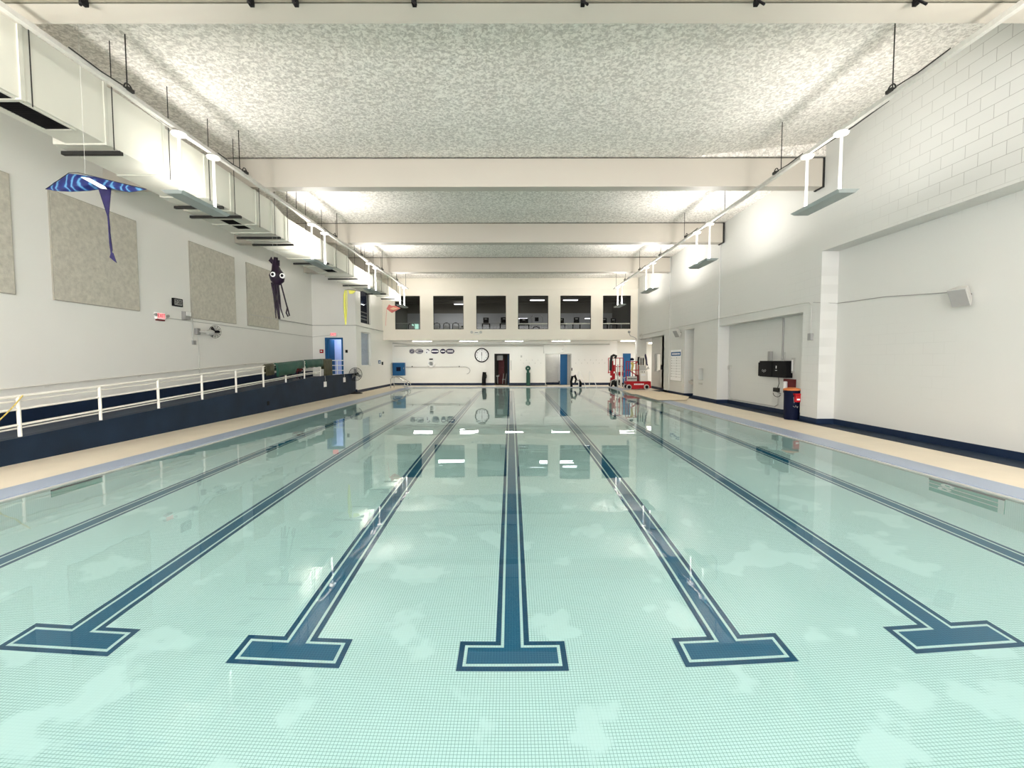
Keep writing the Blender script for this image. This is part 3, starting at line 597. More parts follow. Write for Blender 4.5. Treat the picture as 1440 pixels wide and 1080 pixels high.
tag(MB().tube([(XL+0.02, 16.3, 3.56), (XL+0.02, 22, 3.54), (XL+0.02, YB-0.02, 3.5), (-11.2, YB-0.02, 3.62)], 0.014, 6).build('conduit', 'midgrey', origin=(XL, 16.3, 3.56)), 'thin conduit running from exit sign to exit sign along the left wall', 'conduit')
tag(MB().tube([(XL+0.03, 21.5, 4.2), (XL+0.03, YB-0.03, 4.22), (XB+0.03, YB-0.03, 4.22), (XB+0.03, 35, 4.22)], 0.028, 6).build('conduit', 'midgrey', origin=(XL, 24, 4.2)), 'painted conduit wrapping around the projecting far left block at mid height', 'conduit')

# ---- projecting block: door, windows
t = struct(MB().box(-11.53, -11.42, YB-0.03, YB+0.2, 1.1, 3.46).box(-10.52, -10.42, YB-0.03, YB+0.2, 1.1, 3.46).box(-11.42, -10.52, YB-0.03, YB+0.2, 3.36, 3.46).build('door_1', 'blue', origin=(-11, YB, 1.1)))
t['label'] = 'blue door frame on the ramp landing'
B(-11.42, -11.30, YB+0.05, YB+0.9, 1.1, 3.36).build('door_leaf', 'blue', t)
B(-12.5, -10.85, YB+1.6, YB+1.65, 1.1, 3.9).build('inner_wall', 'sky', t); B(-10.85, -9.9, YB+1.8, YB+1.85, 1.1, 3.9).build('inner_panel', 'dblue', t)
B(-10.56, -10.52, YB+0.1, YB+0.9, 1.1, 3.3).build('side_leaf', 'dblue', t)
for nme, z0, z1, mt in (('window_7', 4.47, 6.74, 'dblue'), ('window_8', 1.7, 3.9, 'paleblue')):
    m = MB(); a, b, q = 29.22, 31.23, 0.05
    m.box(XB-0.15, XB-0.1, a, a+q, z0, z1); m.box(XB-0.15, XB-0.1, b-q, b, z0, z1); m.box(XB-0.15, XB-0.1, a, b, z0, z0+q); m.box(XB-0.15, XB-0.1, a, b, z1-q, z1)
    w = struct(m.build(nme, 'dark' if mt == 'dblue' else 'white', origin=(XB, a, z0))); B(XB-0.135, XB-0.125, a+q, b-q, z0+q, z1-q).build('pane', 'glass', w)
    B(XB-0.245, XB-0.22, a, b, z0, z1).build('blind', mt, w)
    if mt == 'dblue':
        for zz in (4.75, 4.95, 5.2): B(XB-0.22, XB-0.2, a+0.3, b-0.1, zz, zz+0.06).build('shelf', 'grey', w)
def wallbox(name, x0, x1, y0, y1, z0, z1, mat, label, cat, bevel=0.005):
    return tag(B(x0, x1, y0, y1, z0, z1).build(name, mat, origin=((x0+x1)/2, (y0+y1)/2, z0), bevel=bevel), label, cat)
a = onY(452.5, 494, YB); o = wallbox('fire_alarm_pull', a.x-0.11, a.x+0.11, YB-0.06, YB, a.z-0.11, a.z+0.11, 'red', 'red fire alarm pull station left of the blue doorway', 'alarm'); B(a.x-0.05, a.x+0.05, YB-0.07, YB-0.06, a.z-0.03, a.z+0.04).build('handle', 'white', o)
a = onY(487.5, 494, YB); wallbox('light_switch', a.x-0.07, a.x+0.07, YB-0.04, YB, a.z-0.09, a.z+0.09, 'black', 'black switch plate right of the blue doorway', 'switch')
o = wallbox('wall_sign', XB, XB+0.02, 32.9, 33.45, 1.82, 2.06, 'blue', 'small blue sign on the white side wall near the far left corner', 'sign'); B(XB+0.02, XB+0.023, 33.02, 33.33, 1.88, 1.98).build('marking', 'paper', o)
o = wallbox('wall_phone', XB, XB+0.08, 33.75, 33.9, 1.72, 1.95, 'dark', 'small dark bracket beside the small blue sign', 'bracket')

# ---------------------------------------------------------------- pedestal fan
fx, fy = -9.92+0.35, 27.75
t = thing('pedestal_fan', 'black pedestal fan with round cage on the left deck', 'fan', (fx, fy, DZ))
MB().lathe((fx, fy, DZ), [(0.46, 0), (0.46, 0.03), (0.40, 0.05), (0.05, 0.09), (0.04, 0.12)], 'z', 28).build('base', 'black', t, smooth=True)
MB().tube([(fx-0.12, fy, DZ+0.05), (fx-0.12, fy, 1.2)], 0.035, 10).build('pole', 'black', t, smooth=True)
fc = Vector((fx+0.14, fy-0.15, 1.22))
MB().lathe(fc+Vector((0, 0.05, 0)), [(0.08, 0), (0.1, 0.05), (0.1, 0.22), (0.05, 0.27)], 'y', 16).build('motor', 'black', t, smooth=True)
MB().tube([(fx-0.12, fy, 1.2), fc+Vector((0, 0.15, 0))], 0.03, 8).build('neck', 'black', t, smooth=True)
m = MB()
for i in range(6): m.torus(fc+Vector((0, -0.09+0.01*i, 0)), 0.06+0.066*i, 0.006 if i < 5 else 0.016, 'y', 32, 5)
for i in range(18): w = 2*PI*i/18; m.tube([fc+Vector((0, -0.09, 0)), fc+Vector((0.39*math.cos(w), -0.04, 0.39*math.sin(w)))], 0.0045, 4)
m.build('cage', 'dark', t, smooth=True)
m = MB()
for i in range(3):
    w = 2*PI*i/3+0.4; m.cbox(fc + Matrix.Rotation(w, 3, 'Y') @ Vector((0.19, 0, 0)), (0.28, 0.012, 0.15), Matrix.Rotation(w, 3, 'Y') @ Matrix.Rotation(0.45, 3, 'X'))
m.build('blades', 'grey', t)

# ---------------------------------------------------------------- air duct along the left
DX = -7.7
secs = [(YN+0.3, 2.0, 7.30, 8.45), (2.0, 7.4, 7.30, 8.45), (7.4, 8.9, 7.30, 8.45), (8.9, 10.35, 7.25, 8.72), (10.35, 11.7, 7.19, 8.75), (11.7, 12.75, 7.16, 8.85), (12.75, 14.0, 7.15, 9.0), (14.0, 14.9, 7.15, 9.0),
        (14.9, 15.75, (7.15, 6.94), 9.0), (15.75, 17.15, 6.93, 9.0), (17.15, 18.6, 6.93, 9.0), (18.6, 20.1, 6.93, 9.05), (20.1, 21.6, 6.92, 9.05), (21.6, 22.45, (6.92, 6.73), 9.05), (22.45, 24.0, 6.73, 9.05), (24.0, 25.5, 6.73, 9.05),
        (25.5, 27.0, 6.73, 9.0), (27.0, 28.5, 6.73, 8.8), (28.5, 29.4, 6.70, 8.6), (29.4, 30.6, 6.66, 8.5), (30.6, 32.0, 6.60, 8.4)]
t = thing('air_duct', 'long cream rectangular air duct hung along the left side under the beams', 'air duct', (DX-0.5, 8, 6.15))
for i, (a, b, zt, xl) in enumerate(secs):
    z0a, z0b = (zt, zt) if not isinstance(zt, tuple) else zt; zb = 6.15
    m = MB(); m.add([(-xl, a, zb), (DX, a, zb), (DX, b, zb), (-xl, b, zb), (-xl, a, z0a), (DX, a, z0a), (DX, b, z0b), (-xl, b, z0b)], [(0,3,2,1),(4,5,6,7),(0,1,5,4),(1,2,6,5),(2,3,7,6),(3,0,4,7)])
    if b > 1: m.build('duct_section', 'duct', t)
    else: m.build('duct_section', 'duct', t)
    if b < 31.9 and b > 2:
        m = MB(); q = 0.035; m.box(-xl-0.02, DX+0.025, b-q, b+q, zb-0.028, zb); m.box(DX, DX+0.025, b-q, b+q, zb, z0b+0.02); m.box(-xl-0.02, DX+0.025, b-q, b+q, z0b, z0b+0.02)
        m.build('flange', 'ductrim', t)
    if b < 31.9 and b > 2:   # strap hangers
        m = MB(); m.tube([(DX+0.04, b+0.12, zb-0.06), (DX+0.04, b+0.12, 8.13)], 0.009, 5); m.build('hanger_rod', 'dark', t)
for y in (9.15, 12.3, 13.1, 15.3, 16.2, 19.3, 22.9, 24.9, 28.0, 30.2):
    xl = next(s[3] for s in secs if s[0] <= y <= s[1]); B(-xl-0.06, DX+0.07, y-0.04, y+0.04, 6.055, 6.12).build('support_bar', 'dark', t)
for (y0, y1, xa, xb) in ((6.6, 8.32, -8.26, -7.80), (13.5, 14.45, -8.5, -8.1), (20.6, 21.4, -8.5, -8.05)):
    g = MB(); f = 0.04
    g.box(xa-f, xa, y0-f, y1+f, 6.13, 6.15); g.box(xb, xb+f, y0-f, y1+f, 6.13, 6.15); g.box(xa, xb, y0-f, y0, 6.13, 6.15); g.box(xa, xb, y1, y1+f, 6.13, 6.15)
    gr = g.build('vent_frame', 'duct', t)
    g = MB(); g.box(xa, xb, y0, y1, 6.14, 6.149)
    for k in range(int((y1-y0)/0.06)): yy = y0+0.03+k*0.06; g.cbox(((xa+xb)/2, yy, 6.137), (xb-xa, 0.03, 0.003), Matrix.Rotation(0.5, 3, 'X'))
    g.build('grille', 'black', gr)
# side branch drop at (640,200)/(160..): dark strut
# ---------------------------------------------------------------- light raceways and pendant fixtures
def raceway(x, z, label):
    t = thing('lighting_raceway', label, 'raceway', (x, 8, z), 'lighting raceways under the beams')
    m = MB(); m.box(x-0.045, x+0.045, -3, 32.2, z-0.04, z+0.04); m.build('channel', 'race', t)
    for y in [1.4, 4.6, 8.85, 12.4, 15.6, 19.2, 22.2, 25.8, 29.0, 31.5]: MB().tube([(x, y, z+0.04), (x, y, 8.13 if x < 0 or y > 14 else 8.32)], 0.011, 5).build('hanger_rod', 'dark', t)
    s = 0.06 if x < 0 else -0.06
    for i, y in enumerate((3.4, 8.85, 12.6, 18.9, 22.2, 25.7, 29.0)):
        m = MB(); m.torus((x+s*0.3, y, z+0.09), 0.09, 0.013, 'x', 16, 5, 0, PI*1.2); m.tube([(x+s*0.3, y-0.09, z+0.09), (x+s, y-0.6, z+0.03), (x+s, y-1.2, z+0.05)], 0.011, 5); m.box(x-0.09, x+0.09, y-0.08, y+0.06, z+0.03, z+0.09)
        m.build('wire_loop', 'dark', t)
    for y0 in (9.2, 15.9, 22.6, 29.2): MB().tube([(x-s, y0-0.2, z-0.03), (x-s, y0+0.7, z-0.06), (x-s*0.5, y0+2.6, z-0.02)], 0.014, 5).build('feed_cable', 'race' if x < 0 else 'dark', t)
raceway(-7.22, 7.05, 'pale metal lighting raceway running along the left above the duct edge')
raceway(7.2, 7.02, 'metal lighting raceway running along the right under the beams')
ORD = ['behind the viewer', 'above the viewer', 'nearest', 'second nearest', 'third nearest', 'farthest']
def fixture(x, y, label):
    t = thing('pendant_uplight', label, 'pendant light', (x, y, 5.62), 'pendant uplight trays under the raceways')
    for dy in (-0.55, 0.6):
        MB().tube([(x, y+dy, 5.68), (x, y+dy, 6.93)], 0.034, 10).build('rod', 'white', t, smooth=True)
        MB().lathe((x, y+dy, 6.90), [(0.03, 0), (0.13, 0.02), (0.15, 0.05), (0.15, 0.07)], 'z', 20).build('canopy', 'white', t, smooth=True)
    m = MB(); m.add([(x-0.17, y-0.78, 5.60), (x+0.17, y-0.78, 5.60), (x+0.17, y+0.78, 5.60), (x-0.17, y+0.78, 5.60), (x-0.23, y-0.84, 5.66), (x+0.23, y-0.84, 5.66), (x+0.23, y+0.84, 5.66), (x-0.23, y+0.84, 5.66)], [(0,3,2,1),(0,1,5,4),(1,2,6,5),(2,3,7,6),(3,0,4,7)])
    for dy in (-0.55, 0.6): m.box(x-0.05, x+0.05, y+dy-0.05, y+dy+0.05, 5.602, 5.69)
    m.build('tray', 'fixture', t)
    MB().tube([(x-0.09, y-0.72, 5.64), (x-0.09, y+0.72, 5.64)], 0.016, 8).build('lamp_tube', 'tube', t, smooth=True)
    MB().tube([(x+0.09, y-0.72, 5.64), (x+0.09, y+0.72, 5.64)], 0.016, 8).build('lamp_tube', 'tube', t, smooth=True)
    return t
def area(name, loc, rot, sx, sy, power, col=(1, 0.96, 0.90), spread=PI):
    l = bpy.data.lights.new(name, 'AREA'); l.shape = 'RECTANGLE'; l.size = sx; l.size_y = sy; l.energy = power; l.color = col; l.spread = spread
    o = bpy.data.objects.new(name, l); C.objects.link(o); o.location = loc; o.rotation_euler = rot; return o
UPW = 50
DAY_FILL = 2100
fx0 = fixture(-7.22, 10.72, 'pendant uplight tray nearest on the left, below the air duct edge')
FY = [-2.5, 4.1, 10.72, 17.3, 23.9, 30.4]
for side, x in (('left', -7.22), ('right', 7.2)):
    for i, y in enumerate(FY):
        if not (side == 'left' and i == 2):
            copy_tree(fx0, (x, y, 5.62), label='pendant uplight tray %s on the %s, %s' % (ORD[i], side, 'below the air duct edge' if side == 'left' else 'in front of the block wall'))
        area('uplight_lamp', (x, y, 5.70), (PI, 0, 0), 0.38, 1.5, UPW*(4.2, 4.6, 0.62, 1.9, 2.5, 2.4)[i], (1, 0.95, 0.90))
# black clips on the near beam
for i, px in enumerate((117, 352, 415, 582, 820, 1065, 1290)):
    p = onY(px, 4, 6.9); tag(MB().tube([(p.x, 6.9, 7.5), (p.x, 6.85, 7.2), (p.x+0.05, 6.8, 7.12)], 0.02, 6).box(p.x-0.03, p.x+0.03, 6.86, 6.96, 7.2, 7.5).build('beam_clip', 'black', origin=(p.x, 6.9, 7.3)),
        'black wire clip on the nearest beam, %s from the left' % ['first', 'second', 'third', 'fourth', 'fifth', 'sixth', 'seventh'][i], 'clip', 'black clips along the nearest beam')

# ---------------------------------------------------------------- hanging kites
Y = 8.0
t = thing('ray_kite', 'blue swirled ray-shaped kite with a long tail hanging in front of the tan panel', 'kite', onY(135, 262, Y))
top = [(64, 266), (75, 257), (97, 244), (115, 246), (140, 250), (170, 257), (192, 263), (206, 266)]
bot = [(206, 266), (190, 269), (181, 270), (168, 268), (155, 265), (140, 266), (125, 268), (100, 269.5), (80, 268.5)]
def flat_kite(px, Y, dy, name, mat, t, bulge=0.0):
    P_ = [onY(x, y, Y) for x, y in px]; c = sum(P_, Vector())/len(P_)
    m = MB(); n = len(P_); m.add([c+Vector((0, -bulge, 0))]+P_+[c+Vector((0, bulge+dy, 0))]+[p+Vector((0, dy, 0)) for p in P_],
        [(0, 1+(i+1) % n, 1+i) for i in range(n)] + [(n+1, n+2+i, n+2+(i+1) % n) for i in range(n)] + [(1+i, 1+(i+1) % n, n+2+(i+1) % n, n+2+i) for i in range(n)])
    return m.build(name, mat, t)
flat_kite(top+bot[1:], Y, 0.012, 'wings', 'kite', t, 0.10)
flat_kite([(113, 249), (125, 250), (147, 262), (150, 266), (142, 265)], Y-0.11, 0.012, 'white_belly', 'paper', t)
flat_kite([(138, 265), (156, 264), (155, 275), (152, 290), (153, 305), (154.5, 320), (155, 340), (158, 352), (155.5, 357), (153.5, 342), (152, 320), (150.5, 300), (147, 285)], Y-0.02, 0.01, 'tail', 'violet', t)
flat_kite([(156, 354), (159, 356), (164, 370), (154, 362)], Y-0.02, 0.01, 'tail_tip', 'violet', t)
MB().tube([onY(64, 266, Y), onY(97, 243, Y-0.1), onY(110, 243, Y-0.1), onY(206, 266, Y)], 0.006, 5).build('spar', 'dark', t)
p = onY(120, 247, Y-0.1); MB().tube([p, p+Vector((0, 0, 8.13-p.z))], 0.003, 4).build('string', 'midgrey', t)

Y = 14.6
t = thing('squid_kite', 'dark purple squid kite with round white eyes hanging by the far tan panels', 'kite', onY(390, 400, Y))
def P2(x, y, dy=0): v = onY(x, y, Y); v.y += dy; return v
MB().tube([P2(388, 362), P2(387, 372), P2(388.5, 380), P2(389.5, 387), P2(390, 395), P2(389, 400)], [0.06, 0.09, 0.14, 0.235, 0.20, 0.10], 14).build('body', 'purple', t, smooth=True)
m = MB(); m.prism([P2(381.5, 361), P2(377.5, 366.5), P2(383, 372), P2(385, 368)], (0, 0.02, 0)); m.prism([P2(386, 361), P2(388, 366), P2(393, 366), P2(393, 374), P2(387, 374)], (0, 0.02, 0)); m.build('fin', 'purple', t)
for x, y in ((383, 385.6), (396.3, 387.5)):
    e = MB().lathe(onY(x, y, Y-0.25), [(0.05, 0.0), (0.078, 0.02), (0.08, 0.07)], 'y', 18).build('eye', 'paper', t, smooth=True)
    MB().lathe(onY(x, y, Y-0.262), [(0.03, 0.0), (0.045, 0.006), (0.045, 0.02)], 'y', 16).build('pupil', 'black', e, smooth=True)
for i, (pts, r) in enumerate([([(384, 398), (387, 414), (389, 432), (390, 448)], .03), ([(387, 398), (388, 414), (391, 434), (393, 449)], .03), ([(389, 399), (391, 412), (392, 430), (394, 449)], .035), ([(391, 399), (393, 418), (394.5, 434), (399, 447)], .025), ([(383, 395), (385, 408), (388, 425), (389.5, 440)], .02), ([(386, 396), (386.5, 420), (388.5, 437), (391, 446)], .02)]):
    MB().tube([P2(a, b, 0.03*i-0.08) for a, b in pts], [r, r, r*0.9, r*0.5], 8).build('tentacle', 'purple', t, smooth=True)
MB().tube([P2(395, 399), P2(399, 414), P2(404, 433), P2(402.5, 440), P2(405, 445), P2(407, 444), P2(405, 436), P2(404, 432)], 0.022, 7).build('tentacle', 'purple', t, smooth=True)
for x in (384, 390): MB().tube([P2(x, 363), P2(x, 363)+Vector((0, 0, 8.13-P2(x, 363).z))], 0.003, 4).build('string', 'midgrey', t)

Y = 20.6
t = thing('yellow_kite', 'narrow yellow kite tube hanging near the projecting block', 'kite', onY(485, 410, Y))
MB().tube([P2(485.5, 408), P2(484.5, 415), P2(484.8, 430), P2(485.3, 445), P2(486, 457)], [0.03, 0.05, 0.055, 0.045, 0.02], 10).build('tube_body', 'yellow', t, smooth=True)
MB().tube([P2(487.5, 408), P2(488, 430), P2(486.5, 456)], 0.02, 8).build('side_streamer', 'yellow', t, smooth=True)
MB().prism([P2(490, 408), P2(500, 409), P2(496, 413), P2(491, 413)], (0, 0.05, 0)).build('head', 'yellow', t)
MB().tube([P2(485, 408), P2(490, 407.5), P2(500, 408.5), P2(507, 409.5)], 0.012, 6).build('spar', 'dark', t); MB().tube([P2(490, 408), P2(490, 408)+Vector((0, 0, 8.13-P2(490, 408).z))], 0.003, 4).build('string', 'midgrey', t)
Y = 27.9
t = thing('fish_kite', 'small coral fish kite hanging in front of the first gallery window', 'kite', onY(553, 434, Y))
flat_kite([(543.5, 434), (547, 428), (551, 430), (556, 430), (563, 433.5), (556, 437.5), (551, 440), (548, 438)], Y, 0.02, 'body', 'pink', t, 0.12)
flat_kite([(548, 434), (553, 432), (560, 433.5), (553, 436)], Y-0.13, 0.02, 'belly_patch', 'peach', t, 0.02)
MB().tube([P2(544, 434), P2(543, 445), P2(542.5, 458)], 0.01, 5).build('tail_string', 'pink', t); MB().tube([P2(552, 430), P2(552, 430)+Vector((0, 0, 8.13-P2(552, 430).z))], 0.003, 4).build('string', 'midgrey', t)

# ---------------------------------------------------------------- right wall fittings
def speaker(c, s, label, dirx=-1):
    t = thing('wall_speaker', label, 'speaker', c, 'slanted wall speakers'); c = Vector(c)
    R = Matrix.Rotation(0.35, 3, 'Z') @ Matrix.Rotation(-0.55, 3, 'Y')
    m = MB(); w, h, d = 0.34*s, 0.42*s, 0.26*s
    vs = [(-d/2, -w/2, -h/2), (-d/2, w/2, -h/2), (-d/2, w/2, h/2), (-d/2, -w/2, h/2), (d/2, -w*0.28, -h*0.38), (d/2, w*0.28, -h*0.38), (d/2, w*0.28, h*0.38), (d/2, -w*0.28, h*0.38)]
    k = Vector((-0.2*s, 0, 0))
    m.add([c+k+R @ Vector(v) for v in vs], [(0,1,2,3),(4,7,6,5),(0,4,5,1),(1,5,6,2),(2,6,7,3),(3,7,4,0)]); m.build('cabinet', 'midgrey', t, bevel=0.01)
    m = MB(); m.cbox(c+k+R @ Vector((-d/2-0.006, 0, 0)), (0.012, w*0.9, h*0.92), R); m.build('grille', 'grey', t)
    MB().tube([c+Vector((0.0, 0, 0.02)), c+Vector((-0.12*s, 0, 0.02))], 0.02, 8).build('bracket', 'black', t)
    return t
speaker((XR2-0.02, 9.95, 3.42), 1.0, 'grey slanted speaker on the bare block wall of the near recess')
speaker((XR+0.02, 25.55, 3.55), 1.0, 'small grey slanted speaker above the blue-headed notice board')
def conduit(pts, r, label, mat='midgrey'):
    return tag(MB().tube(pts, r, 6).build('conduit', mat, origin=pts[0]), label, 'conduit', 'wall conduits')
conduit([(XR-0.02, 33.9, 3.84), (XR-0.02, 21, 3.92), (XR-0.02, 14.9, 3.86), (XR-0.03, 14.55, 3.84), (XR-0.03, 14.42, 3.75), (XR-0.03, 14.42, 2.85)], 0.018, 'long thin conduit along the right wall ending at the strobe box')
conduit([(XR-0.02, 14.35, 3.82), (XR-0.02, 14.06, 3.78), (XR2-0.02, 14.03, 3.75), (XR2-0.02, 12.2, 3.7), (XR2-0.02, 10.1, 3.52)], 0.010, 'thin cable sagging across the near recess to the speaker', 'grey')
wallbox('strobe_box', XR-0.09, XR, 14.32, 14.48, 2.64, 2.86, 'grey', 'small dark strobe box on the near pilaster', 'alarm box')
conduit([(XR2-0.03, 16.75, 3.57), (XR2-0.03, 16.75, 2.02)], 0.03, 'vertical dark conduit down to the black control cabinet', 'grey')
conduit([(XR2-0.03, 20.75, 1.7), (XR2-0.03, 20.75, 0.35), (XR2-0.03, 20.6, 0.27), (XR2-0.03, 17.15, 0.27), (XR2-0.03, 16.95, 0.36), (XR2-0.03, 16.95, 0.85)], 0.022, 'U-shaped conduit low in the second recess')
wallbox('junction_box', XR2-0.08, XR2, 20.65, 20.85, 1.6, 1.78, 'midgrey', 'small grey box at the far end of the U-shaped conduit', 'junction box')
t = wallbox('outlet_box', XR2-0.09, XR2, 16.9, 17.2, 0.83, 0.98, 'dark', 'dark outlet box below the black control cabinet', 'outlet')
MB().tube([(XR2-0.06, 17.1, 0.85)]+[(XR2-0.05, 17.0+0.25*math.cos(w), 0.78+0.14*math.sin(w)) for w in [PI*1.0+i*PI/8 for i in range(9)]], 0.010, 5).build('cable_loop', 'dark', t)
tag(MB().tube([(XR2-0.04, 16.95, 1.42), (XR2-0.04, 16.9, 1.15), (XR2-0.04, 16.98, 0.98)], 0.012, 5).build('cable', 'dark', origin=(XR2, 16.9, 1.4)), 'short dark cable from the control cabinet to the outlet', 'cable')
# TV-like control cabinet
t = thing('control_cabinet', 'large black control cabinet projecting from the second recess wall', 'cabinet', (XR2, 17.2, 1.42))
B(9.75, XR2, 16.15, 17.9, 1.38, 1.99).build('case', 'black', t, bevel=0.02); B(9.72, 9.752, 17.0, 17.92, 1.40, 1.93).build('front_flap', 'black', t, bevel=0.01)
B(9.8, 9.9, 17.25, 17.42, 1.95, 2.35).build('top_post', 'grey', t); m = MB()
for i in range(3): m.torus((9.715, 17.5+0.09*(i-1), 1.62-0.03*(i % 2)), 0.04, 0.006, 'x', 12, 5)
m.build('cable_coil', 'grey', t)
m = MB(); m.cbox((9.748, 16.75, 1.76), (0.004, 0.05, 0.1)); m.cbox((9.748, 16.75, 1.64), (0.004, 0.12, 0.015)); m.build('marking', 'paper', t)
MB().tube([(9.85, 16.4, 1.98), (9.85, 16.4, 2.3)], 0.008, 5).build('antenna', 'grey', t)
t = wallbox('wall_lamp', XR2-0.06, XR2, 16.03, 16.17, 1.56, 2.1, 'midgrey', 'narrow vertical grey thermometer-like strip right of the black cabinet', 'gauge'); B(XR2-0.066, XR2-0.06, 16.06, 16.14, 1.63, 2.03).build('scale', 'paper', t)
t = thing('first_aid_board', 'dark red wall board with white items behind the trash can', 'board', (XR2, 16.3, 0.85))
B(XR2-0.05, XR2, 15.95, 16.62, 0.83, 1.34).build('panel', 'dred', t); B(XR2-0.13, XR2-0.05, 16.35, 16.5, 0.95, 1.25).build('white_item', 'paper', t, bevel=0.02)
# trash can
t = thing('trash_can', 'tall navy trash can with orange lid beside the near pilaster', 'trash can', (9.42, 15.2, DZ))
m = MB(); m.lathe((9.40, 15.2, DZ), [(0.21, 0), (0.23, 0.05), (0.24, 0.95), (0.25, 0.98)], 'z', 28); m.build('bin', 'dblue', t, smooth=True)
MB().lathe((9.40, 15.2, DZ+0.98), [(0.26, 0), (0.265, 0.04), (0.2, 0.07), (0.1, 0.09)], 'z', 28).build('lid', 'orange', t, smooth=True)
t2 = thing('red_pouch', 'red bag hanging on the front of the navy trash can', 'bag', (9.36, 14.9, 0.72)); m = MB().box(9.32, 9.54, 14.86, 14.98, 0.63, 0.86); m.build('bag_body', 'red', t2, bevel=0.03); B(9.36, 9.46, 14.855, 14.862, 0.70, 0.75).build('white_mark', 'paper', t2); B(9.30, 9.55, 14.85, 14.98, 0.86, 0.92).build('flap', 'red', t2, bevel=0.015)
m = MB(); m.tube([(9.30, 14.96, 0.5), (9.36, 14.95, 0.46), (9.38, 14.95, 0.52), (9.44, 14.95, 0.44), (9.46, 14.96, 0.5)], 0.01, 5); m.tube([(9.33, 14.95, 0.6), (9.31, 14.96, 0.8)], 0.008, 5); m.build('key_strap', 'grey', C.objects['trash_can'])
# niche plate, alcove fountain, notice board
wallbox('wall_plate', XR+0.01, XR+0.03, 22.6, 23.04, 0.80, 0.89, 'midgrey', 'flat plate below the small square wall niche', 'plate')
t = thing('drinking_fountain', 'grey drinking fountain inside the tall alcove', 'fountain', (9.8, 24.3, 0.7))
m = MB(); m.lathe((9.76, 24.35, 0.72), [(0.14, 0), (0.24, 0.12), (0.26, 0.2), (0.22, 0.2), (0.12, 0.12)], 'z', 20); m.build('bowl', 'midgrey', t, smooth=True); B(9.78, 9.98, 24.25, 24.45, DZ, 0.75).build('pedestal', 'midgrey', t, bevel=0.02); B(9.72, 9.98, 24.05, 24.65, 0.92, 0.98).build('back_shelf', 'grey', t, bevel=0.01)
t = thing('notice_board', 'white notice board with blue header on the far right wall', 'notice board', (XR, 26.2, 0.85))
B(XR, XR+0.028, 25.38, 27.1, 0.85, 2.62).build('board', 'paper', t); B(XR-0.005, XR, 25.5, 27.02, 2.27, 2.50).build('header', 'blue', t)
m = MB(); rnd = random.Random(3)
for i in range(9): m.box(XR-0.008, XR-0.005, 25.62+i*0.14, 25.62+i*0.14+0.10, 2.34, 2.43)
m.build('header_marks', 'paper', t)
m = MB()
for i in range(8):
    z = 2.12-i*0.155
    for y in (26.95, 26.15): m.box(XR-0.004, XR, y-0.04, y+0.03, z, z+0.07)
    for y in (26.85, 26.05): m.box(XR-0.004, XR, y-0.55, y, z+0.03, z+0.04)
m.build('list_marks', 'grey', t)
m = MB(); m.box(XR-0.01, XR+0.02, 25.34, 25.38, 0.82, 2.62); m.box(XR-0.01, XR+0.02, 25.38, 27.1, 0.81, 0.85); m.build('frame', 'midgrey', t)
# office window
m = MB(); a, b, z0, z1, q = 30.5, 31.8, 1.22, 2.5, 0.06
m.box(XR2-0.01, XR2+0.1, a, a+q, z0, z1); m.box(XR2-0.01, XR2+0.1, b-q, b, z0, z1); m.box(XR2-0.01, XR2+0.1, a, b, z0, z0+q); m.box(XR2-0.01, XR2+0.1, a, b, z1-q, z1)
w = struct(m.build('window_9', 'midgrey', origin=(XR2, a, z0))); B(XR2+0.06, XR2+0.07, a+q, b-q, z0+q, z1-q).build('pane', 'glass', w); B(XR2+1.2, XR2+1.25, a-1, b+2, 0.8, 3).build('back_wall', 'midgrey', w)
B(XR2+0.2, XR2+0.6, a+0.2, b-0.2, z0-0.05, z0+0.12).build('counter', 'grey', w)
wallbox('wall_phone', XR2-0.1, XR2, 29.95, 30.2, 1.4, 1.72, 'black', 'black phone box beside the office window', 'phone', 0.02)
# corridor bright wall lamp strip
tag(B(10.9, 11.4, 34.9, 36.2, 3.32, 3.38).build('ceiling_light', 'lamp', origin=(11.1, 35.5, 3.38)), 'small lit ceiling strip in the corridor behind the red lifts', 'ceiling light', 'strip lights')

# ---------------------------------------------------------------- under the gallery
for i, (a, b) in enumerate(((580, 607), (646, 672), (710, 736), (776, 802), (873, 893))):
    p0, p1 = onY(a, 481, 35.0), onY(b, 481, 35.0)
    t = thing('strip_light', 'lit ceiling strip under the gallery, number %s from the left' % ['one', 'two', 'three', 'four', 'five'][i], 'strip light', ((p0.x+p1.x)/2, 35, ZG), 'strip lights under the gallery')
    B(p0.x, p1.x, 34.92, 35.12, ZG-0.05, ZG).build('housing', 'white', t); B(p0.x+0.02, p1.x-0.02, 34.94, 35.10, ZG-0.09, ZG-0.05).build('diffuser', 'lamp', t)
    area('strip_lamp', ((p0.x+p1.x)/2, 35.02, ZG-0.14), (0, 0, 0), p1.x-p0.x, 0.18, 11, (1, 0.98, 0.94))
tag(MB().tube([(-9.4, 36.2, 3.42), (-8.2, 36.2, 3.3), (3.0, 36.2, 3.3), (7.8, 36.2, 3.3)], 0.045, 8).build('pipe', 'midgrey', origin=(-9, 36.2, 3.4)), 'long grey pipe running below the gallery soffit', 'pipe')
tag(MB().tube([(-9.4, 36.68, 3.2), (2.6, 36.68, 3.2), (2.62, 36.68, 2.6)], 0.03, 8).build('pipe', 'midgrey', origin=(-9, 36.68, 3.2)), 'thin pipe high on the far wall dropping beside the wide doorway', 'pipe')
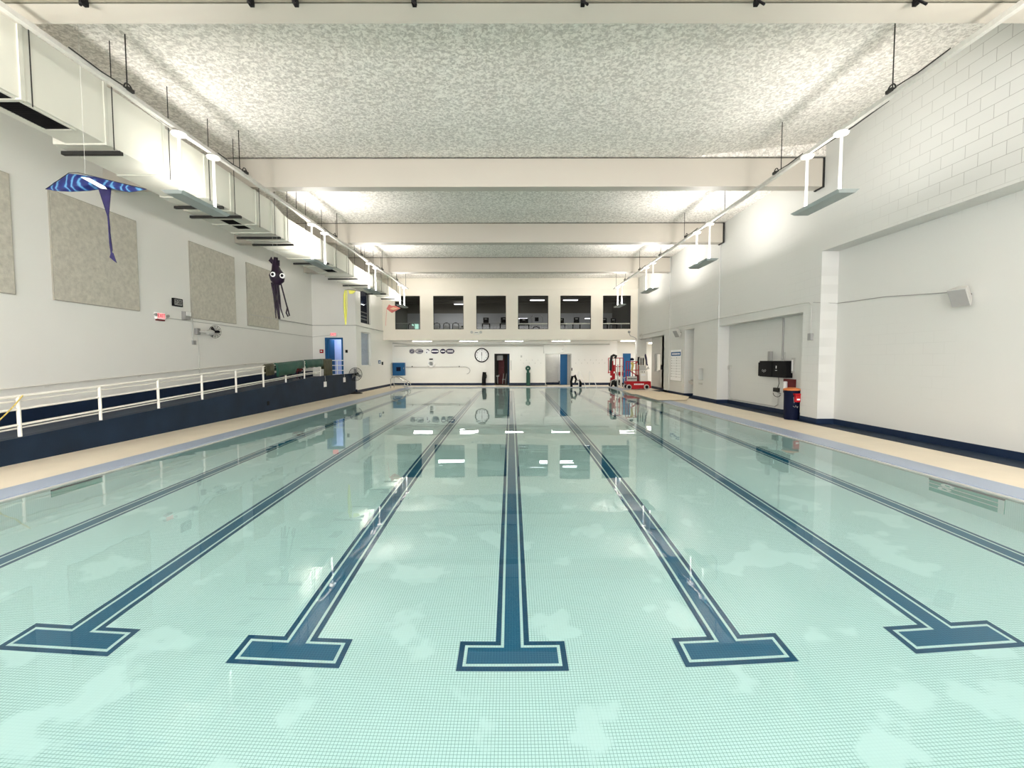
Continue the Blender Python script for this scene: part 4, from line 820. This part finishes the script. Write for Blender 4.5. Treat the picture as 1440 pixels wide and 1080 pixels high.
tag(MB().tube([(4.05, 36.4, 3.3), (4.3, 36.5, 3.15), (4.1, 36.6, 2.95), (4.25, 36.7, 2.75), (3.9, 36.72, 2.62)], 0.04, 8).build('pipe', 'white', origin=(4, 36.5, 3.2)), 'crooked white pipe above the wide doorway', 'pipe')
# blue box at far left corner
t = thing('blue_cabinet', 'square blue wall cabinet with its side door ajar in the far left corner', 'cabinet', (-9.05, Y2-0.3, 0.84))
B(-9.5, -8.55, Y2-0.35, Y2-0.01, 0.84, 1.87).build('body', 'blue', t, bevel=0.02); B(-9.20, -8.85, Y2-0.37, Y2-0.35, 1.2, 1.52).build('centre_square', 'dblue', t)
B(-9.56, -9.52, Y2-0.55, Y2-0.02, 0.84, 1.87).build('side_door', 'midgrey', t); MB().tube([(-8.6, Y2-0.4, 1.5), (-8.6, Y2-0.4, 1.35)], 0.02, 6).build('handle', 'steel', t)
# round emblem stickers
for i, (px, w, lab) in enumerate(((579.3, .22, 'round'), (589.5, .32, 'striped oval'), (601, .22, 'pale crescent'), (611.6, .32, 'white-banded wide oval'), (622.8, .22, 'small round'), (633, .34, 'widest oval'))):
    p = onY(px, 494, Y2-0.015); p.z = onY(606, 494, Y2).z
    t = thing('wall_emblem', '%s emblem on the far wall, %s of six from the left' % (lab, ['first', 'second', 'third', 'fourth', 'fifth', 'sixth'][i]), 'emblem', p, 'row of emblems on the far wall')
    k = w/0.22; m = MB(); n = 28; hh = 0.20
    poly = [(p.x+math.copysign(abs(math.cos(2*PI*j/n))**(1.0 if k < 1.2 else 0.7), math.cos(2*PI*j/n))*w, Y2-0.015, p.z+math.sin(2*PI*j/n)*hh) for j in range(n)]
    m.prism(poly, (0, 0.012, 0)); m.build('disc', 'plum' if i != 2 else 'paper', t)
    m = MB(); y0, y1 = Y2-0.021, Y2-0.015
    if i == 0:
        m.torus((p.x, y0, p.z), 0.16, 0.012, 'y', 24, 5); m.box(p.x-0.08, p.x+0.08, y0, y1, p.z-0.015, p.z+0.015); m.box(p.x-0.015, p.x+0.015, y0, y1, p.z-0.1, p.z+0.1)
    elif i == 1:
        for dz in (-0.13, -0.06, 0.07, 0.13): m.box(p.x-0.26, p.x+0.26, y0, y1, p.z+dz-0.012, p.z+dz+0.012)
        m.box(p.x-0.28, p.x-0.08, y0, y1, p.z-0.02, p.z+0.03)
    elif i == 3: m.box(p.x-0.28, p.x+0.28, y0, y1, p.z-0.055, p.z+0.055)
    elif i == 4: m.box(p.x-0.15, p.x+0.15, y0, y1, p.z-0.05, p.z+0.05)
    elif i == 5:
        for dz in (-0.05, 0.05): m.box(p.x-0.24, p.x+0.24, y0, y1, p.z+dz-0.03, p.z+dz+0.03)
    else: m.box(p.x-0.02, p.x-0.01, y0, y1, p.z-0.05, p.z+0.05)
    m.build('white_marks', 'paper', t)
    if i == 2:
        m = MB(); m.torus((p.x, y0, p.z), 0.15, 0.03, 'y', 16, 6, 0.2, 2.0); m.box(p.x-0.1, p.x-0.02, y0, y1, p.z-0.14, p.z-0.05); m.build('dark_marks', 'plum', t)
# big wall clock
cc = Vector((-2.38, Y2, 2.46))
t = thing('wall_clock', 'large round white wall clock with black rim on the far wall', 'clock', cc)
MB().lathe(cc+Vector((0, -0.06, 0)), [(0.50, 0.0), (0.50, 0.055)], 'y', 48).build('face', 'paper', t, smooth=True)
MB().torus(cc+Vector((0, -0.05, 0)), 0.535, 0.045, 'y', 48, 8).build('rim', 'black', t, smooth=True)
for i in range(12):
    w = PI/2-2*PI*(i+1)/12; text(str(i+1), 'numeral', cc+Vector((0.41*math.cos(w), -0.063, 0.41*math.sin(w))), 0.14, 'black', t)
B(cc.x-0.022, cc.x+0.022, Y2-0.07, Y2-0.064, cc.z-0.04, cc.z+0.25).build('hour_hand', 'black', t); B(cc.x-0.010, cc.x+0.010, Y2-0.075, Y2-0.071, cc.z-0.33, cc.z+0.06).build('minute_hand', 'black', t)
# life ring
cc = Vector((-6.46, Y2-0.08, 1.78))
t = thing('life_ring', 'white life ring hung on the far wall under the emblems', 'life ring', cc)
MB().torus(cc, 0.235, 0.085, 'y', 36, 10).build('ring', 'white', t, smooth=True)
m = MB()
for w in (0.8, 2.4, 4.0, 5.5): m.torus(cc+Vector((0.235*math.cos(w), 0, 0.235*math.sin(w))), 0.088, 0.008, 'x', 14, 5)
m.build('rope_band', 'midgrey', t)
B(cc.x-0.14, cc.x+0.14, Y2-0.14, Y2, 2.10, 2.2).build('hook', 'dark', t, bevel=0.03); B(cc.x-0.1, cc.x+0.1, Y2-0.1, Y2, cc.z-0.12, cc.z+0.12).build('coiled_rope', 'grey', t, bevel=0.03)
# shepherd's crook
t = thing('rescue_hook', 'long thin grey rescue pole with curved hook on the far wall', 'rescue pole', (-6, Y2-0.05, 1.5))
MB().tube([(-8.5, Y2-0.05, 1.52), (-3.9, Y2-0.05, 1.52)], 0.018, 6).build('pole', 'grey', t)
MB().tube([(-3.9, Y2-0.05, 1.52)]+[(-3.75+0.42*math.sin(w), Y2-0.05, 1.22+0.30*math.cos(w)) for w in [i*PI/8 for i in range(8)]], 0.018, 6).build('hook', 'grey', t)
for x in (-8, -4.2): B(x-0.03, x+0.03, Y2-0.07, Y2, 1.50, 1.6).build('bracket', 'dark', t)
# emergency light on the gallery face
t = thing('emergency_light', 'white emergency light with two lamp heads below the gallery windows', 'emergency light', (-2.6, Y1, 4.1))
B(-2.82, -2.38, Y1-0.12, Y1, 3.95, 4.2).build('body', 'rail', t, bevel=0.02); B(-2.72, -2.48, Y1-0.125, Y1-0.12, 4.08, 4.14).build('label_strip', 'grey', t)
for x in (-2.95, -2.27): MB().lathe((x, Y1-0.14, 4.14), [(0.1, 0), (0.1, 0.06), (0.04, 0.1)], 'y', 14).build('lamp_head', 'midgrey', t, smooth=True)
t = thing('dome_camera', 'small dark camera at the right end of the gallery face', 'camera', (8.8, Y1, 4.15)); MB().lathe((8.8, Y1-0.14, 4.15), [(0.04, 0), (0.1, 0.05), (0.08, 0.14)], 'y', 14).build('dome', 'grey', t, smooth=True)
tag(MB().tube([(8.82, Y1-0.03, 4.05), (8.9, Y1-0.03, 3.85), (9.2, Y1-0.03, 3.75), (9.4, Y1-0.03, 3.6)], 0.018, 6).build('cable', 'grey', origin=(8.8, Y1, 4)), 'dark cable drooping from the small gallery camera', 'cable')
t = thing('conduit_loop', 'round loop of conduit above the far opening', 'conduit', (XR-0.02, 33.2, 3.75)); MB().torus((XR-0.03, 33.2, 3.72), 0.22, 0.018, 'x', 20, 5, 0, PI*1.5).build('loop', 'midgrey', t)
# doorways of the far wall
m = MB(); m.box(-1.36, -1.28, Y2-0.02, Y2+0.2, DZ, 2.58); m.box(-0.22, -0.14, Y2-0.02, Y2+0.2, DZ, 2.58); m.box(-1.28, -0.22, Y2-0.02, Y2+0.2, 2.5, 2.58)
w = struct(m.build('door_2', 'dark', origin=(-0.75, Y2, DZ))); w['label'] = 'dark doorway beside the clock'
B(-0.27, -0.22, Y2+0.2, Y2+1.0, DZ, 2.5).build('door_leaf', 'blue', w); B(-1.2, -0.7, Y2+1.0, Y2+1.05, 2.05, 2.45).build('transom_panel', 'midgrey', w)
t = thing('storage_rack', 'dim rust brown rack inside the dark doorway', 'rack', (-0.8, 39.0, DZ)); B(-1.1, -0.6, 39.0, 39.4, DZ, 2.2).build('back_panel', 'dred', t)
for z in (0.4, 0.9, 1.4, 1.9): B(-1.12, -0.58, 38.8, 39.4, z, z+0.04).build('shelf', 'dred', t)
t = thing('hand_truck', 'pale grey hand truck standing just inside the dark doorway', 'hand truck', (-1.1, Y2+0.5, DZ)); MB().tube([(-1.12, Y2+0.5, 0.1), (-1.12, Y2+0.5, 0.8), (-0.98, Y2+0.5, 0.84)], 0.03, 8).build('frame', 'midgrey', t); B(-1.24, -1.0, Y2+0.4, Y2+0.5, 0.72, 0.78).build('handle', 'midgrey', t)
t = thing('folded_chair', 'pale folded frame chair inside the dark doorway', 'chair', (-0.6, Y2+0.7, DZ))
for x in (-0.72, -0.48): MB().tube([(x, Y2+0.5, 0.08), (x+0.08, Y2+0.8, 0.95)], 0.02, 6).build('side_frame', 'midgrey', t); MB().tube([(x, Y2+0.9, 0.08), (x+0.04, Y2+0.5, 0.6)], 0.02, 6).build('leg', 'midgrey', t)
B(-0.74, -0.42, Y2+0.55, Y2+0.85, 0.45, 0.49).build('seat', 'grey', t)
m = MB(); m.box(2.74, 2.80, Y2-0.015, Y2+0.2, DZ, 2.57); m.box(4.79, 4.85, Y2-0.015, Y2+0.2, DZ, 2.57); m.box(2.8, 4.79, Y2-0.015, Y2+0.2, 2.52, 2.57)
w = struct(m.build('door_3', 'midgrey', origin=(3.8, Y2, DZ))); w['label'] = 'wide white doorway in the far wall'
B(4.02, 4.60, Y2+0.6, Y2+0.65, DZ, 2.55).build('blue_leaf', 'blue', w); B(4.55, 4.78, Y2+0.2, Y2+0.24, DZ, 2.5).build('grey_leaf', 'grey', w); B(2.8, 3.95, Y2+1.2, Y2+1.25, 0.2, 2.6).build('inner_wall', 'midgrey', w)
wallbox('door_latch', 4.86, 4.92, Y2-0.06, Y2, 1.2, 1.42, 'black', 'small black latch box right of the wide doorway', 'latch')
t = struct(B(9.4, 10.05, 38.33, 38.4, DZ, 2.6).build('door_4', 'blue', origin=(9.7, 38.4, DZ))); t['label'] = 'blue door behind the red lifts'; MB().tube([(9.47, 38.3, 1.0), (9.47, 38.3, 1.15)], 0.02, 6).build('handle', 'steel', t)
wallbox('thermostat', 0.75, 0.87, Y2-0.04, Y2, 2.28, 2.44, 'midgrey', 'small grey thermostat right of the dark doorway', 'thermostat')
tag(B(-0.03, 0.0, Y2-0.03, Y2, 1.25, 2.05).build('hanging_strap', 'grey', origin=(0, Y2, 2)), 'thin dark vertical strip just right of the dark doorway', 'strip')
# two rows of wall hooks
hk = None; n = 0
for row, z in ((0, 2.05), (1, 1.80)):
    for i in range(17):
        x = 0.75+i*0.47+(0.23 if row else 0)
        if 2.6 < x < 5.0 or x > 8.4: continue
        if hk is None: hk = MB().tube([(x, Y2, z), (x, Y2-0.06, z), (x, Y2-0.07, z+0.04)], 0.02, 6).build('wall_hook', 'midgrey', origin=(x, Y2, z)); o = hk
        else: o = hk.copy(); C.objects.link(o); o.location = (x, Y2, z)
        tag(o, 'tiny grey hook in the two rows of hooks across the far wall', 'hook', 'hooks across the far wall')
# upright bags
t = thing('black_bag', 'slim black upright bag leaning on the far wall below the clock', 'bag', (-2.2, Y2-0.25, DZ)); m = MB(); m.tube([(-2.22, Y2-0.25, DZ), (-2.20, Y2-0.25, 0.6), (-2.16, Y2-0.22, 1.1)], [0.17, 0.17, 0.15], 10); m.build('bag_body', 'black', t, smooth=True); MB().tube([(-2.05, Y2-0.3, 0.98), (-1.98, Y2-0.3, 0.8), (-2.03, Y2-0.3, 0.6)], 0.03, 6).build('strap', 'black', t)
t = thing('green_bag', 'dark green upright roll with a knotted top at the far wall', 'equipment roll', (1.36, Y2-0.25, DZ)); MB().tube([(1.36, Y2-0.25, DZ), (1.36, Y2-0.25, 1.05)], 0.16, 12).build('roll', 'green', t, smooth=True); m = MB(); m.tube([(1.34, Y2-0.25, 1.05), (1.33, Y2-0.25, 1.3)], 0.1, 10); m.torus((1.34, Y2-0.25, 1.4), 0.13, 0.08, 'y', 16, 8); m.build('knotted_top', 'green', t, smooth=True)
tag(MB().tube([(x, 35.6+0.15*math.sin(x*2), DZ+0.02) for x in [-0.2+0.3*i for i in range(11)]], 0.03, 6).build('hose', 'dark', origin=(1.3, 35.6, DZ)), 'dark hose lying on the deck at the far end', 'hose')

# ---------------------------------------------------------------- things at the far pool end
t = thing('black_flippers', 'pair of arched black straps standing at the far pool edge', 'equipment', (4.75, 34.35, DZ))
MB().tube([(4.55, 34.35, DZ), (4.52, 34.35, 0.45), (4.62, 34.35, 0.82), (4.78, 34.35, 0.88), (4.9, 34.35, 0.6), (4.8, 34.35, 0.3)], [0.09, 0.09, 0.1, 0.11, 0.08, 0.05], 8).build('arch', 'black', t, smooth=True)
MB().tube([(5.2, 34.3, DZ), (5.25, 34.3, 0.3), (5.12, 34.3, 0.55), (5.0, 34.3, 0.5)], [0.1, 0.09, 0.07, 0.05], 8).build('arch', 'black', t, smooth=True)
def grab(x0, x1, Yp, label, mat='white'):
    t = thing('pool_ladder', label, 'pool ladder', (x0, Yp, DZ), 'ladders at the far pool end')
    for dx in (0, 0.8):
        MB().tube([(x0+dx, Yp+0.35, DZ), (x0+dx, Yp+0.35, 1.15), (x0+dx+0.06, Yp+0.3, 1.22), (x0+dx+0.2, Yp+0.1, 0.85), (x0+dx+0.42, Yp-0.25, 0.1), (x0+dx+0.44, Yp-0.27, -0.3)], 0.024, 8).build('hand_rail', mat, t, smooth=True)
    for z in (-0.15,): MB().tube([(x0+0.44, Yp-0.27, z), (x0+1.24, Yp-0.27, z)], 0.02, 6).build('rung', mat, t)
grab(5.05, 5.9, 33.7, 'white ladder with two sloping rails at the far pool end')
t = thing('entry_rails', 'pair of stainless arched entry rails in the far left pool corner', 'handrail', (-8.2, 33.4, DZ))
for dy in (0, 0.9):
    y = 33.0+dy
    MB().tube([(-8.75, y, DZ), (-8.75, y, 0.72), (-8.62, y, 0.85), (-8.3, y, 0.85), (-7.75, y, 0.55), (-7.52, y, 0.35), (-7.5, y, 0.18), (-7.62, y, 0.14), (-7.9, y, 0.2), (-8.75, y, 0.22)], 0.026, 8).build('rail', 'steel', t, smooth=True)
    MB().tube([(-7.75, y, DZ), (-7.75, y, 0.55)], 0.026, 8).build('post', 'steel', t, smooth=True)
for i, x in enumerate((7.72, 7.98)):
    tag(MB().tube([(x, 33.0, DZ), (x, 33.0, 1.72-0.02*i)], 0.05 if i == 0 else 0.06, 8).build('steel_post', 'midgrey' if i == 0 else 'rail', origin=(x, 33, DZ)), 'upright pale post at the far right pool corner, %s of the two' % ('slimmer left one' if i == 0 else 'thicker right one'), 'post', 'posts at the far right pool corner')
# plywood sheets
def sheet(px, z, label):
    P_ = [onZ(x, y, z) for x, y in px]; return tag(MB().prism(P_, (0, 0, -0.018)).build('plywood_sheet', 'wood', origin=P_[0]), label, 'board', 'plywood sheets over the right deck')
sheet([(874.7, 548.3), (926, 550.5), (914.5, 553.7), (889, 554.0)], 0.06, 'pale plywood sheet lying under the red lift')
sheet([(893, 553.6), (930, 550.6), (969.5, 557.5), (965.6, 562), (925, 562.4)], 0.085, 'large pale plywood sheet jutting over the right pool edge')

# ---------------------------------------------------------------- red lifts
def lift(x0, Yc, label, brand):
    t = thing('personnel_lift', label, 'lift', (x0+0.85, Yc, DZ), 'red personnel lifts'); return t
Yc = 31.3; s = Yc/640
def LX(px): return (px-722.0)*Yc/640
def LZ(py): return onY(900, py, Yc).z
t = thing('personnel_lift', 'red wheeled personnel lift with grey control box parked on the right deck', 'lift', (LX(900), Yc, DZ), 'red personnel lifts')
m = MB(); m.prism([(LX(882), Yc-0.35, LZ(536.5)), (LX(884), Yc-0.35, LZ(536)), (LX(916.5), Yc-0.35, LZ(536)), (LX(917), Yc-0.35, LZ(545.5)), (LX(889), Yc-0.35, LZ(547)), (LX(886), Yc-0.35, LZ(541)), (LX(883), Yc-0.35, LZ(540))], (0, 0.75, 0)); m.build('chassis', 'red', t, bevel=0.02)
m = MB()
for i in range(8): m.box(LX(893)+i*0.085, LX(893)+i*0.085+0.065, Yc-0.357, Yc-0.35, LZ(541), LZ(539))
m.build('white_lettering', 'paper', t)
for px in (885.5, 910):
    for yy in (Yc-0.48, Yc+0.40):
        wh = MB().lathe((LX(px), yy, DZ+0.18), [(0.15, 0), (0.18, 0.02), (0.18, 0.11), (0.15, 0.13)], 'y', 22).build('wheel', 'midgrey', t, smooth=True); MB().lathe((LX(px), yy-0.004, DZ+0.18), [(0.10, 0), (0.11, 0.004)], 'y', 18).build('hub', 'black', wh)
B(LX(883), LX(897), Yc-0.36, Yc-0.28, LZ(535.5), LZ(529)).build('name_plate', 'midgrey', t, bevel=0.01)
m = MB()
for i in range(7): m.box(LX(884.3)+i*0.085, LX(884.3)+i*0.085+0.06, Yc-0.366, Yc-0.36, LZ(533), LZ(531.5))
m.build('plate_lettering', 'black', t)
B(LX(901.5), LX(912), Yc-0.3, Yc+0.3, LZ(536), LZ(521)).build('control_box', 'rail', t, bevel=0.02)
m = MB(); m.box(LX(903), LX(909), Yc-0.306, Yc-0.3, LZ(528), LZ(526)); m.build('white_label', 'paper', t)
m = MB()
for px in (903, 905, 907.5): m.box(LX(px)-0.02, LX(px)+0.02, Yc-0.306, Yc-0.3, LZ(523.6), LZ(522.2))
m.build('buttons', 'black', t)
B(LX(902), LX(911), Yc-0.1, Yc+0.2, LZ(521), LZ(514.5)).build('upper_box', 'midgrey', t, bevel=0.02)
m = MB(); m.box(LX(902), LX(903), Yc-0.1, Yc, LZ(514.5), LZ(501)); m.box(LX(908), LX(909), Yc-0.1, Yc, LZ(514.5), LZ(501)); m.box(LX(902), LX(909), Yc-0.1, Yc, LZ(502.5), LZ(501)); m.box(LX(904.8), LX(905.8), Yc-0.1, Yc, LZ(514.5), LZ(502.5)); m.build('panel_frame', 'rail', t)
m = MB(); m.box(LX(903.2), LX(904.6), Yc-0.06, Yc-0.04, LZ(513.5), LZ(503.5)); m.box(LX(906), LX(907.8), Yc-0.06, Yc-0.04, LZ(513.5), LZ(503.5)); m.build('dark_slots', 'black', t)
m = MB(); m.tube([(LX(909), Yc, LZ(506)), (LX(910.5), Yc, LZ(498)), (LX(911.5), Yc, LZ(503)), (LX(912.5), Yc, LZ(512)), (LX(913.5), Yc, LZ(514))], 0.05, 7); m.build('hose', 'plum', t)
m = MB(); m.tube([(LX(911), Yc-0.1, LZ(520)), (LX(914), Yc-0.1, LZ(516)), (LX(915), Yc-0.1, LZ(519))], 0.05, 7); m.build('joystick', 'midgrey', t)
m = MB()   # guard rails
for px in (884, 887.5, 893, 898, 901): m.tube([(LX(px), Yc+0.1, LZ(536)), (LX(px), Yc+0.1, LZ(508.5))], 0.028, 6)
for py in (508.5, 520.5): m.tube([(LX(884), Yc+0.1, LZ(py)), (LX(901), Yc+0.1, LZ(py))], 0.028, 6)
m.tube([(LX(890), Yc+0.1, LZ(522)), (LX(901), Yc+0.1, LZ(529))], 0.035, 6); m.tube([(LX(894), Yc+0.1, LZ(512)), (LX(901), Yc+0.1, LZ(509))], 0.03, 6)
m.build('guard_frame', 'red', t)
MB().tube([(LX(900.5), Yc-0.05, LZ(502)), (LX(900), Yc-0.05, LZ(508)), (LX(901), Yc-0.05, LZ(513))], 0.055, 8).build('black_post', 'black', t)
MB().prism([(LX(889), Yc-0.1, LZ(510)), (LX(893), Yc-0.1, LZ(509)), (LX(894), Yc-0.1, LZ(514)), (LX(892), Yc-0.1, LZ(522)), (LX(890), Yc-0.1, LZ(521)), (LX(891), Yc-0.1, LZ(514))], (0, 0.08, 0)).build('harness', 'yellowtape', t)
MB().lathe((LX(891), Yc-0.1, LZ(507)), [(0.1, 0), (0.14, 0.05), (0.12, 0.14), (0.04, 0.18)], 'z', 14).build('helmet', 'dblue', t, smooth=True)
MB().box(LX(897), LX(900.5), Yc-0.2, Yc+0.2, LZ(536), LZ(527)).build('mast_foot', 'dred', t, bevel=0.02)
Yc = 34.7
def LX(px): return (px-722.0)*Yc/640
t = thing('personnel_lift', 'tall red mast lift with black hoses and open basket left of the grey-boxed lift', 'lift', (LX(866), Yc, DZ), 'red personnel lifts')
m = MB()
for i in range(5):
    x = LX(861.5)+0.12*(i % 2); m.box(x, x+0.22, Yc-0.1+0.03*i, Yc+0.1+0.03*i, LZ(540)+i*0.32, LZ(540)+i*0.32+0.5)
m.build('mast', 'red', t)
MB().tube([(LX(861), Yc-0.15, LZ(521)), (LX(861.3), Yc-0.15, LZ(508)), (LX(862.5), Yc-0.15, LZ(501)), (LX(865), Yc-0.15, LZ(499.5)), (LX(868.5), Yc-0.15, LZ(500.5)), (LX(867), Yc-0.15, LZ(504))], 0.10, 8).build('hose_bundle', 'dark', t, smooth=True)
m = MB()
for px in (858.5, 868.5, 874.5, 879): m.tube([(LX(px), Yc, LZ(525 if px < 870 else 530)), (LX(px), Yc, LZ(503.5))], 0.03, 6)
for py, a, b in ((503.5, 858.5, 879), (515.5, 868.5, 879), (523.5, 858.5, 866)): m.tube([(LX(a), Yc, LZ(py)), (LX(b), Yc, LZ(py))], 0.03, 6)
m.build('basket_frame', 'red', t)
B(LX(871), LX(878), Yc-0.2, Yc+0.3, LZ(528), LZ(523)).build('basket_floor', 'red', t, bevel=0.02)
B(LX(862), LX(874), Yc-0.3, Yc+0.3, LZ(541), LZ(534)).build('base_frame', 'dark', t, bevel=0.02)
for px in (860.5, 868, 876): MB().lathe((LX(px), Yc-0.4, DZ+0.16), [(0.12, 0), (0.16, 0.02), (0.16, 0.1), (0.12, 0.12)], 'y', 18).build('wheel', 'black', t, smooth=True)
m = MB()
for a, b, c, d in ((859, 536, 866, 533), (866, 535, 881, 530), (872, 538, 877, 545), (879, 531, 879, 545), (859, 545, 861, 535), (870, 541, 881, 541)): m.tube([(LX(a), Yc-0.45, LZ(b)), (LX(c), Yc-0.45, LZ(d))], 0.028, 6)
m.build('outrigger', 'midgrey', t)

# ---------------------------------------------------------------- gallery room contents
GF = ZG+0.23
def chair(x, y, label):
    t = thing('arched_chair', label, 'chair', (x, y, GF), 'arched-back chairs behind the second gallery window')
    MB().tube([(x-0.22, y, GF), (x-0.24, y, GF+0.9)]+[(x-0.24*math.cos(w), y, GF+0.95+0.2*math.sin(w)) for w in [i*PI/8 for i in range(9)]]+[(x+0.24, y, GF+0.9), (x+0.22, y, GF)], 0.03, 7).build('back_frame', 'dark', t, smooth=True)
    B(x-0.19, x+0.19, y-0.01, y+0.01, GF+0.5, GF+0.95).build('backrest', 'ggrey', t); B(x-0.22, x+0.22, y, y+0.42, GF+0.43, GF+0.49).build('seat', 'dark', t, bevel=0.02)
    for dx in (-0.2, 0.2): MB().tube([(x+dx, y+0.4, GF), (x+dx, y+0.4, GF+0.45)], 0.02, 6).build('leg', 'dark', t)
    return t
ch0 = chair(-5.75, 35.4, 'arched-back chair, leftmost of the three behind the second gallery window')
for x, l in ((-5.0, 'arched-back chair, middle of the three behind the second gallery window'), (-4.3, 'arched-back chair, rightmost of the three behind the second gallery window')): copy_tree(ch0, (x, 35.4, GF), label=l)
copy_tree(ch0, (-7.8, 35.8, GF), label='arched-back chair alone behind the first gallery window')
t = thing('weight_rack', 'low rack of pale and dark weights behind the second gallery window', 'rack', (-3.9, 35.5, GF)); B(-4.0, -3.4, 35.5, 35.9, GF, GF+0.95).build('frame', 'grey', t)
for i in range(4):
    for j in range(2): MB().lathe((-3.95+0.16*i, 35.44, GF+0.65+0.2*j), [(0.06, 0), (0.07, 0.03), (0.06, 0.06)], 'y', 12).build('weight', 'ggrey' if (i+j) % 2 else 'dark', t, smooth=True)
def mill(x, y, label, w=0.55, con=0.42):
    t = thing('treadmill', label, 'treadmill', (x, y, GF), 'treadmills in the gallery')
    B(x-w/2, x+w/2, y, y+1.7, GF, GF+0.2).build('deck', 'black', t, bevel=0.03)
    for dx in (-w/2, w/2): MB().tube([(x+dx, y+0.1, GF+0.15), (x+dx, y, GF+1.1)], 0.045, 8).build('upright', 'black', t)
    B(x-w/2, x+w/2, y-0.05, y+0.15, GF+1.02, GF+1.12).build('handle_bar', 'black', t, bevel=0.02)
    c = B(x-con/2, x+con/2, y-0.06, y+0.02, GF+1.12, GF+1.55).build('console', 'black', t, bevel=0.02); B(x-0.1, x+0.1, y-0.065, y-0.06, GF+1.4, GF+1.46).build('display_strip', 'ggrey', c)
    return t
mill(-1.95, 35.4, 'treadmill with square console behind the third gallery window, on its left')
mill(-0.55, 35.3, 'treadmill at the right edge of the third gallery window', 0.6, 0.5)
mill(1.0, 36.3, 'treadmill on the left behind the fourth gallery window', 0.8, 0.7)
mill(3.95, 36.1, 'treadmill on the left behind the fifth gallery window')
mill(5.05, 35.4, 'treadmill with tall console in the middle of the fifth gallery window')
mill(7.3, 36.0, 'treadmill on the left behind the sixth gallery window')
mill(8.1, 36.3, 'treadmill on the right behind the sixth gallery window')
t = thing('elliptical_machine', 'elliptical machine with curved arms behind the fourth gallery window', 'exercise machine', (2.0, 36.0, GF))
B(1.6, 2.4, 36, 37.3, GF, GF+0.25).build('base', 'black', t, bevel=0.03)
for dx in (-0.3, 0.35): MB().tube([(2+dx, 36.3, GF+0.2), (2+dx*1.2, 36.0, GF+1.0), (2+dx*1.4, 35.9, GF+1.6), (2+dx*0.9, 35.8, GF+1.75)], 0.04, 7).build('arm', 'ggrey', t, smooth=True)
MB().torus((2.0, 36.4, GF+0.6), 0.32, 0.06, 'y', 22, 7).build('flywheel', 'dark', t, smooth=True)
B(1.85, 2.15, 35.9, 35.95, GF+1.3, GF+1.6).build('console', 'black', t)
for i, (a, b) in enumerate(((0.51, 2.77), (3.67, 5.96), (6.85, 8.94))):
    t = thing('window_rail', 'pale safety bar across the %s gallery window' % ['fourth', 'fifth', 'sixth'][i], 'railing', (a, Y1+0.4, 4.75), 'safety bars behind the right gallery windows')
    MB().tube([(a-0.1, Y1+0.45, 4.80), (b+0.1, Y1+0.45, 4.80)], 0.045, 8).build('bar', 'rail', t)
    for x in (a+0.6, b-0.6): MB().tube([(x, Y1+0.45, GF), (x, Y1+0.45, 4.8)], 0.02, 6).build('post', 'ggrey', t)
tag(MB().tube([(-8.9, Y1+0.5, 4.85), (-0.2, Y1+0.5, 4.85)], 0.02, 6).build('window_rail', 'grey', origin=(-5, Y1+0.5, 4.85)), 'thin dark rail behind the three left gallery windows', 'railing')
for i, (x, y, z, lab) in enumerate(((2.2, 38.5, 7.12, 'behind the fourth gallery window'), (5.0, 38.5, 7.12, 'behind the fifth gallery window'), (-4.5, 41.0, 7.1, 'behind the second gallery window'), (0.9, 42.0, 5.9, 'low at the left behind the fourth gallery window'), (7.4, 42.0, 5.9, 'low between the fifth and sixth gallery windows'))):
    o = tag(B(x-0.6, x+0.6, y, y+0.3, z-0.05, z).build('gallery_light', 'lampdim', origin=(x, y, z)), 'lit ceiling strip in the gallery, %s' % lab, 'ceiling light', 'gallery ceiling lights')
area('day_fill', (-1.35, YN-0.3, 4.25), (PI/2, 0, 0), 21.0, 6.6, DAY_FILL, (1.0, 0.975, 0.98))  # added fill light filling the glazing behind the camera
area('gallery_lamp', (-5, 40.5, 7.0), (0, 0, 0), 3, 1, 110, (0.95, 0.97, 1)); area('gallery_lamp', (4, 40.0, 7.0), (0, 0, 0), 3, 1, 60, (0.95, 0.97, 1))
# outdoor window at the back of the gallery, seen through the first window
for x in (-9.1+0.0, -8.2): 
    o = B(x-0.3, x+0.3, 43.38, 43.44, 4.3, 5.5).build('window_10' if x < -9 else 'window_11', emit('outdoor green', (0.45, 0.75, 0.62), 0.7)); struct(o); o['label'] = 'daylit window at the back of the gallery'
# corridor and doorway lamps
area('corridor_lamp', (11.5, 35.5, 3.3), (0, 0, 0), 1.5, 1.0, 45, (0.95, 0.95, 1)); area('passage_lamp', (3.7, 37.6, 2.95), (0, 0, 0), 1.2, 0.4, 8); area('closet_lamp', (-0.7, 39.0, 2.9), (0, 0, 0), 0.5, 0.5, 2)
area('landing_lamp', (-10.9, YB+0.9, 3.8), (0, 0, 0), 1.0, 0.6, 14, (0.85, 0.9, 1)); area('office_lamp', (10.9, 31.5, 3.3), (0, 0, 0), 0.8, 0.8, 12)

# ---------------------------------------------------------------- world, view
w = bpy.data.worlds.new('world'); bpy.context.scene.world = w; w.use_nodes = True
w.node_tree.nodes['Background'].inputs['Color'].default_value = (0.8, 0.85, 0.9, 1); w.node_tree.nodes['Background'].inputs['Strength'].default_value = 0.3
sc = bpy.context.scene
sc.view_settings.view_transform = 'Standard'; sc.view_settings.look = 'None'; sc.view_settings.gamma = 1.0; sc.view_settings.use_curve_mapping = False
sc.view_settings.exposure = 0.78
cy = sc.cycles
cy.max_bounces = 14; cy.diffuse_bounces = 7; cy.glossy_bounces = 5; cy.transmission_bounces = 8; cy.transparent_max_bounces = 12
cy.caustics_reflective = True; cy.caustics_refractive = True; cy.use_denoising = True; cy.sample_clamp_indirect = 12.0
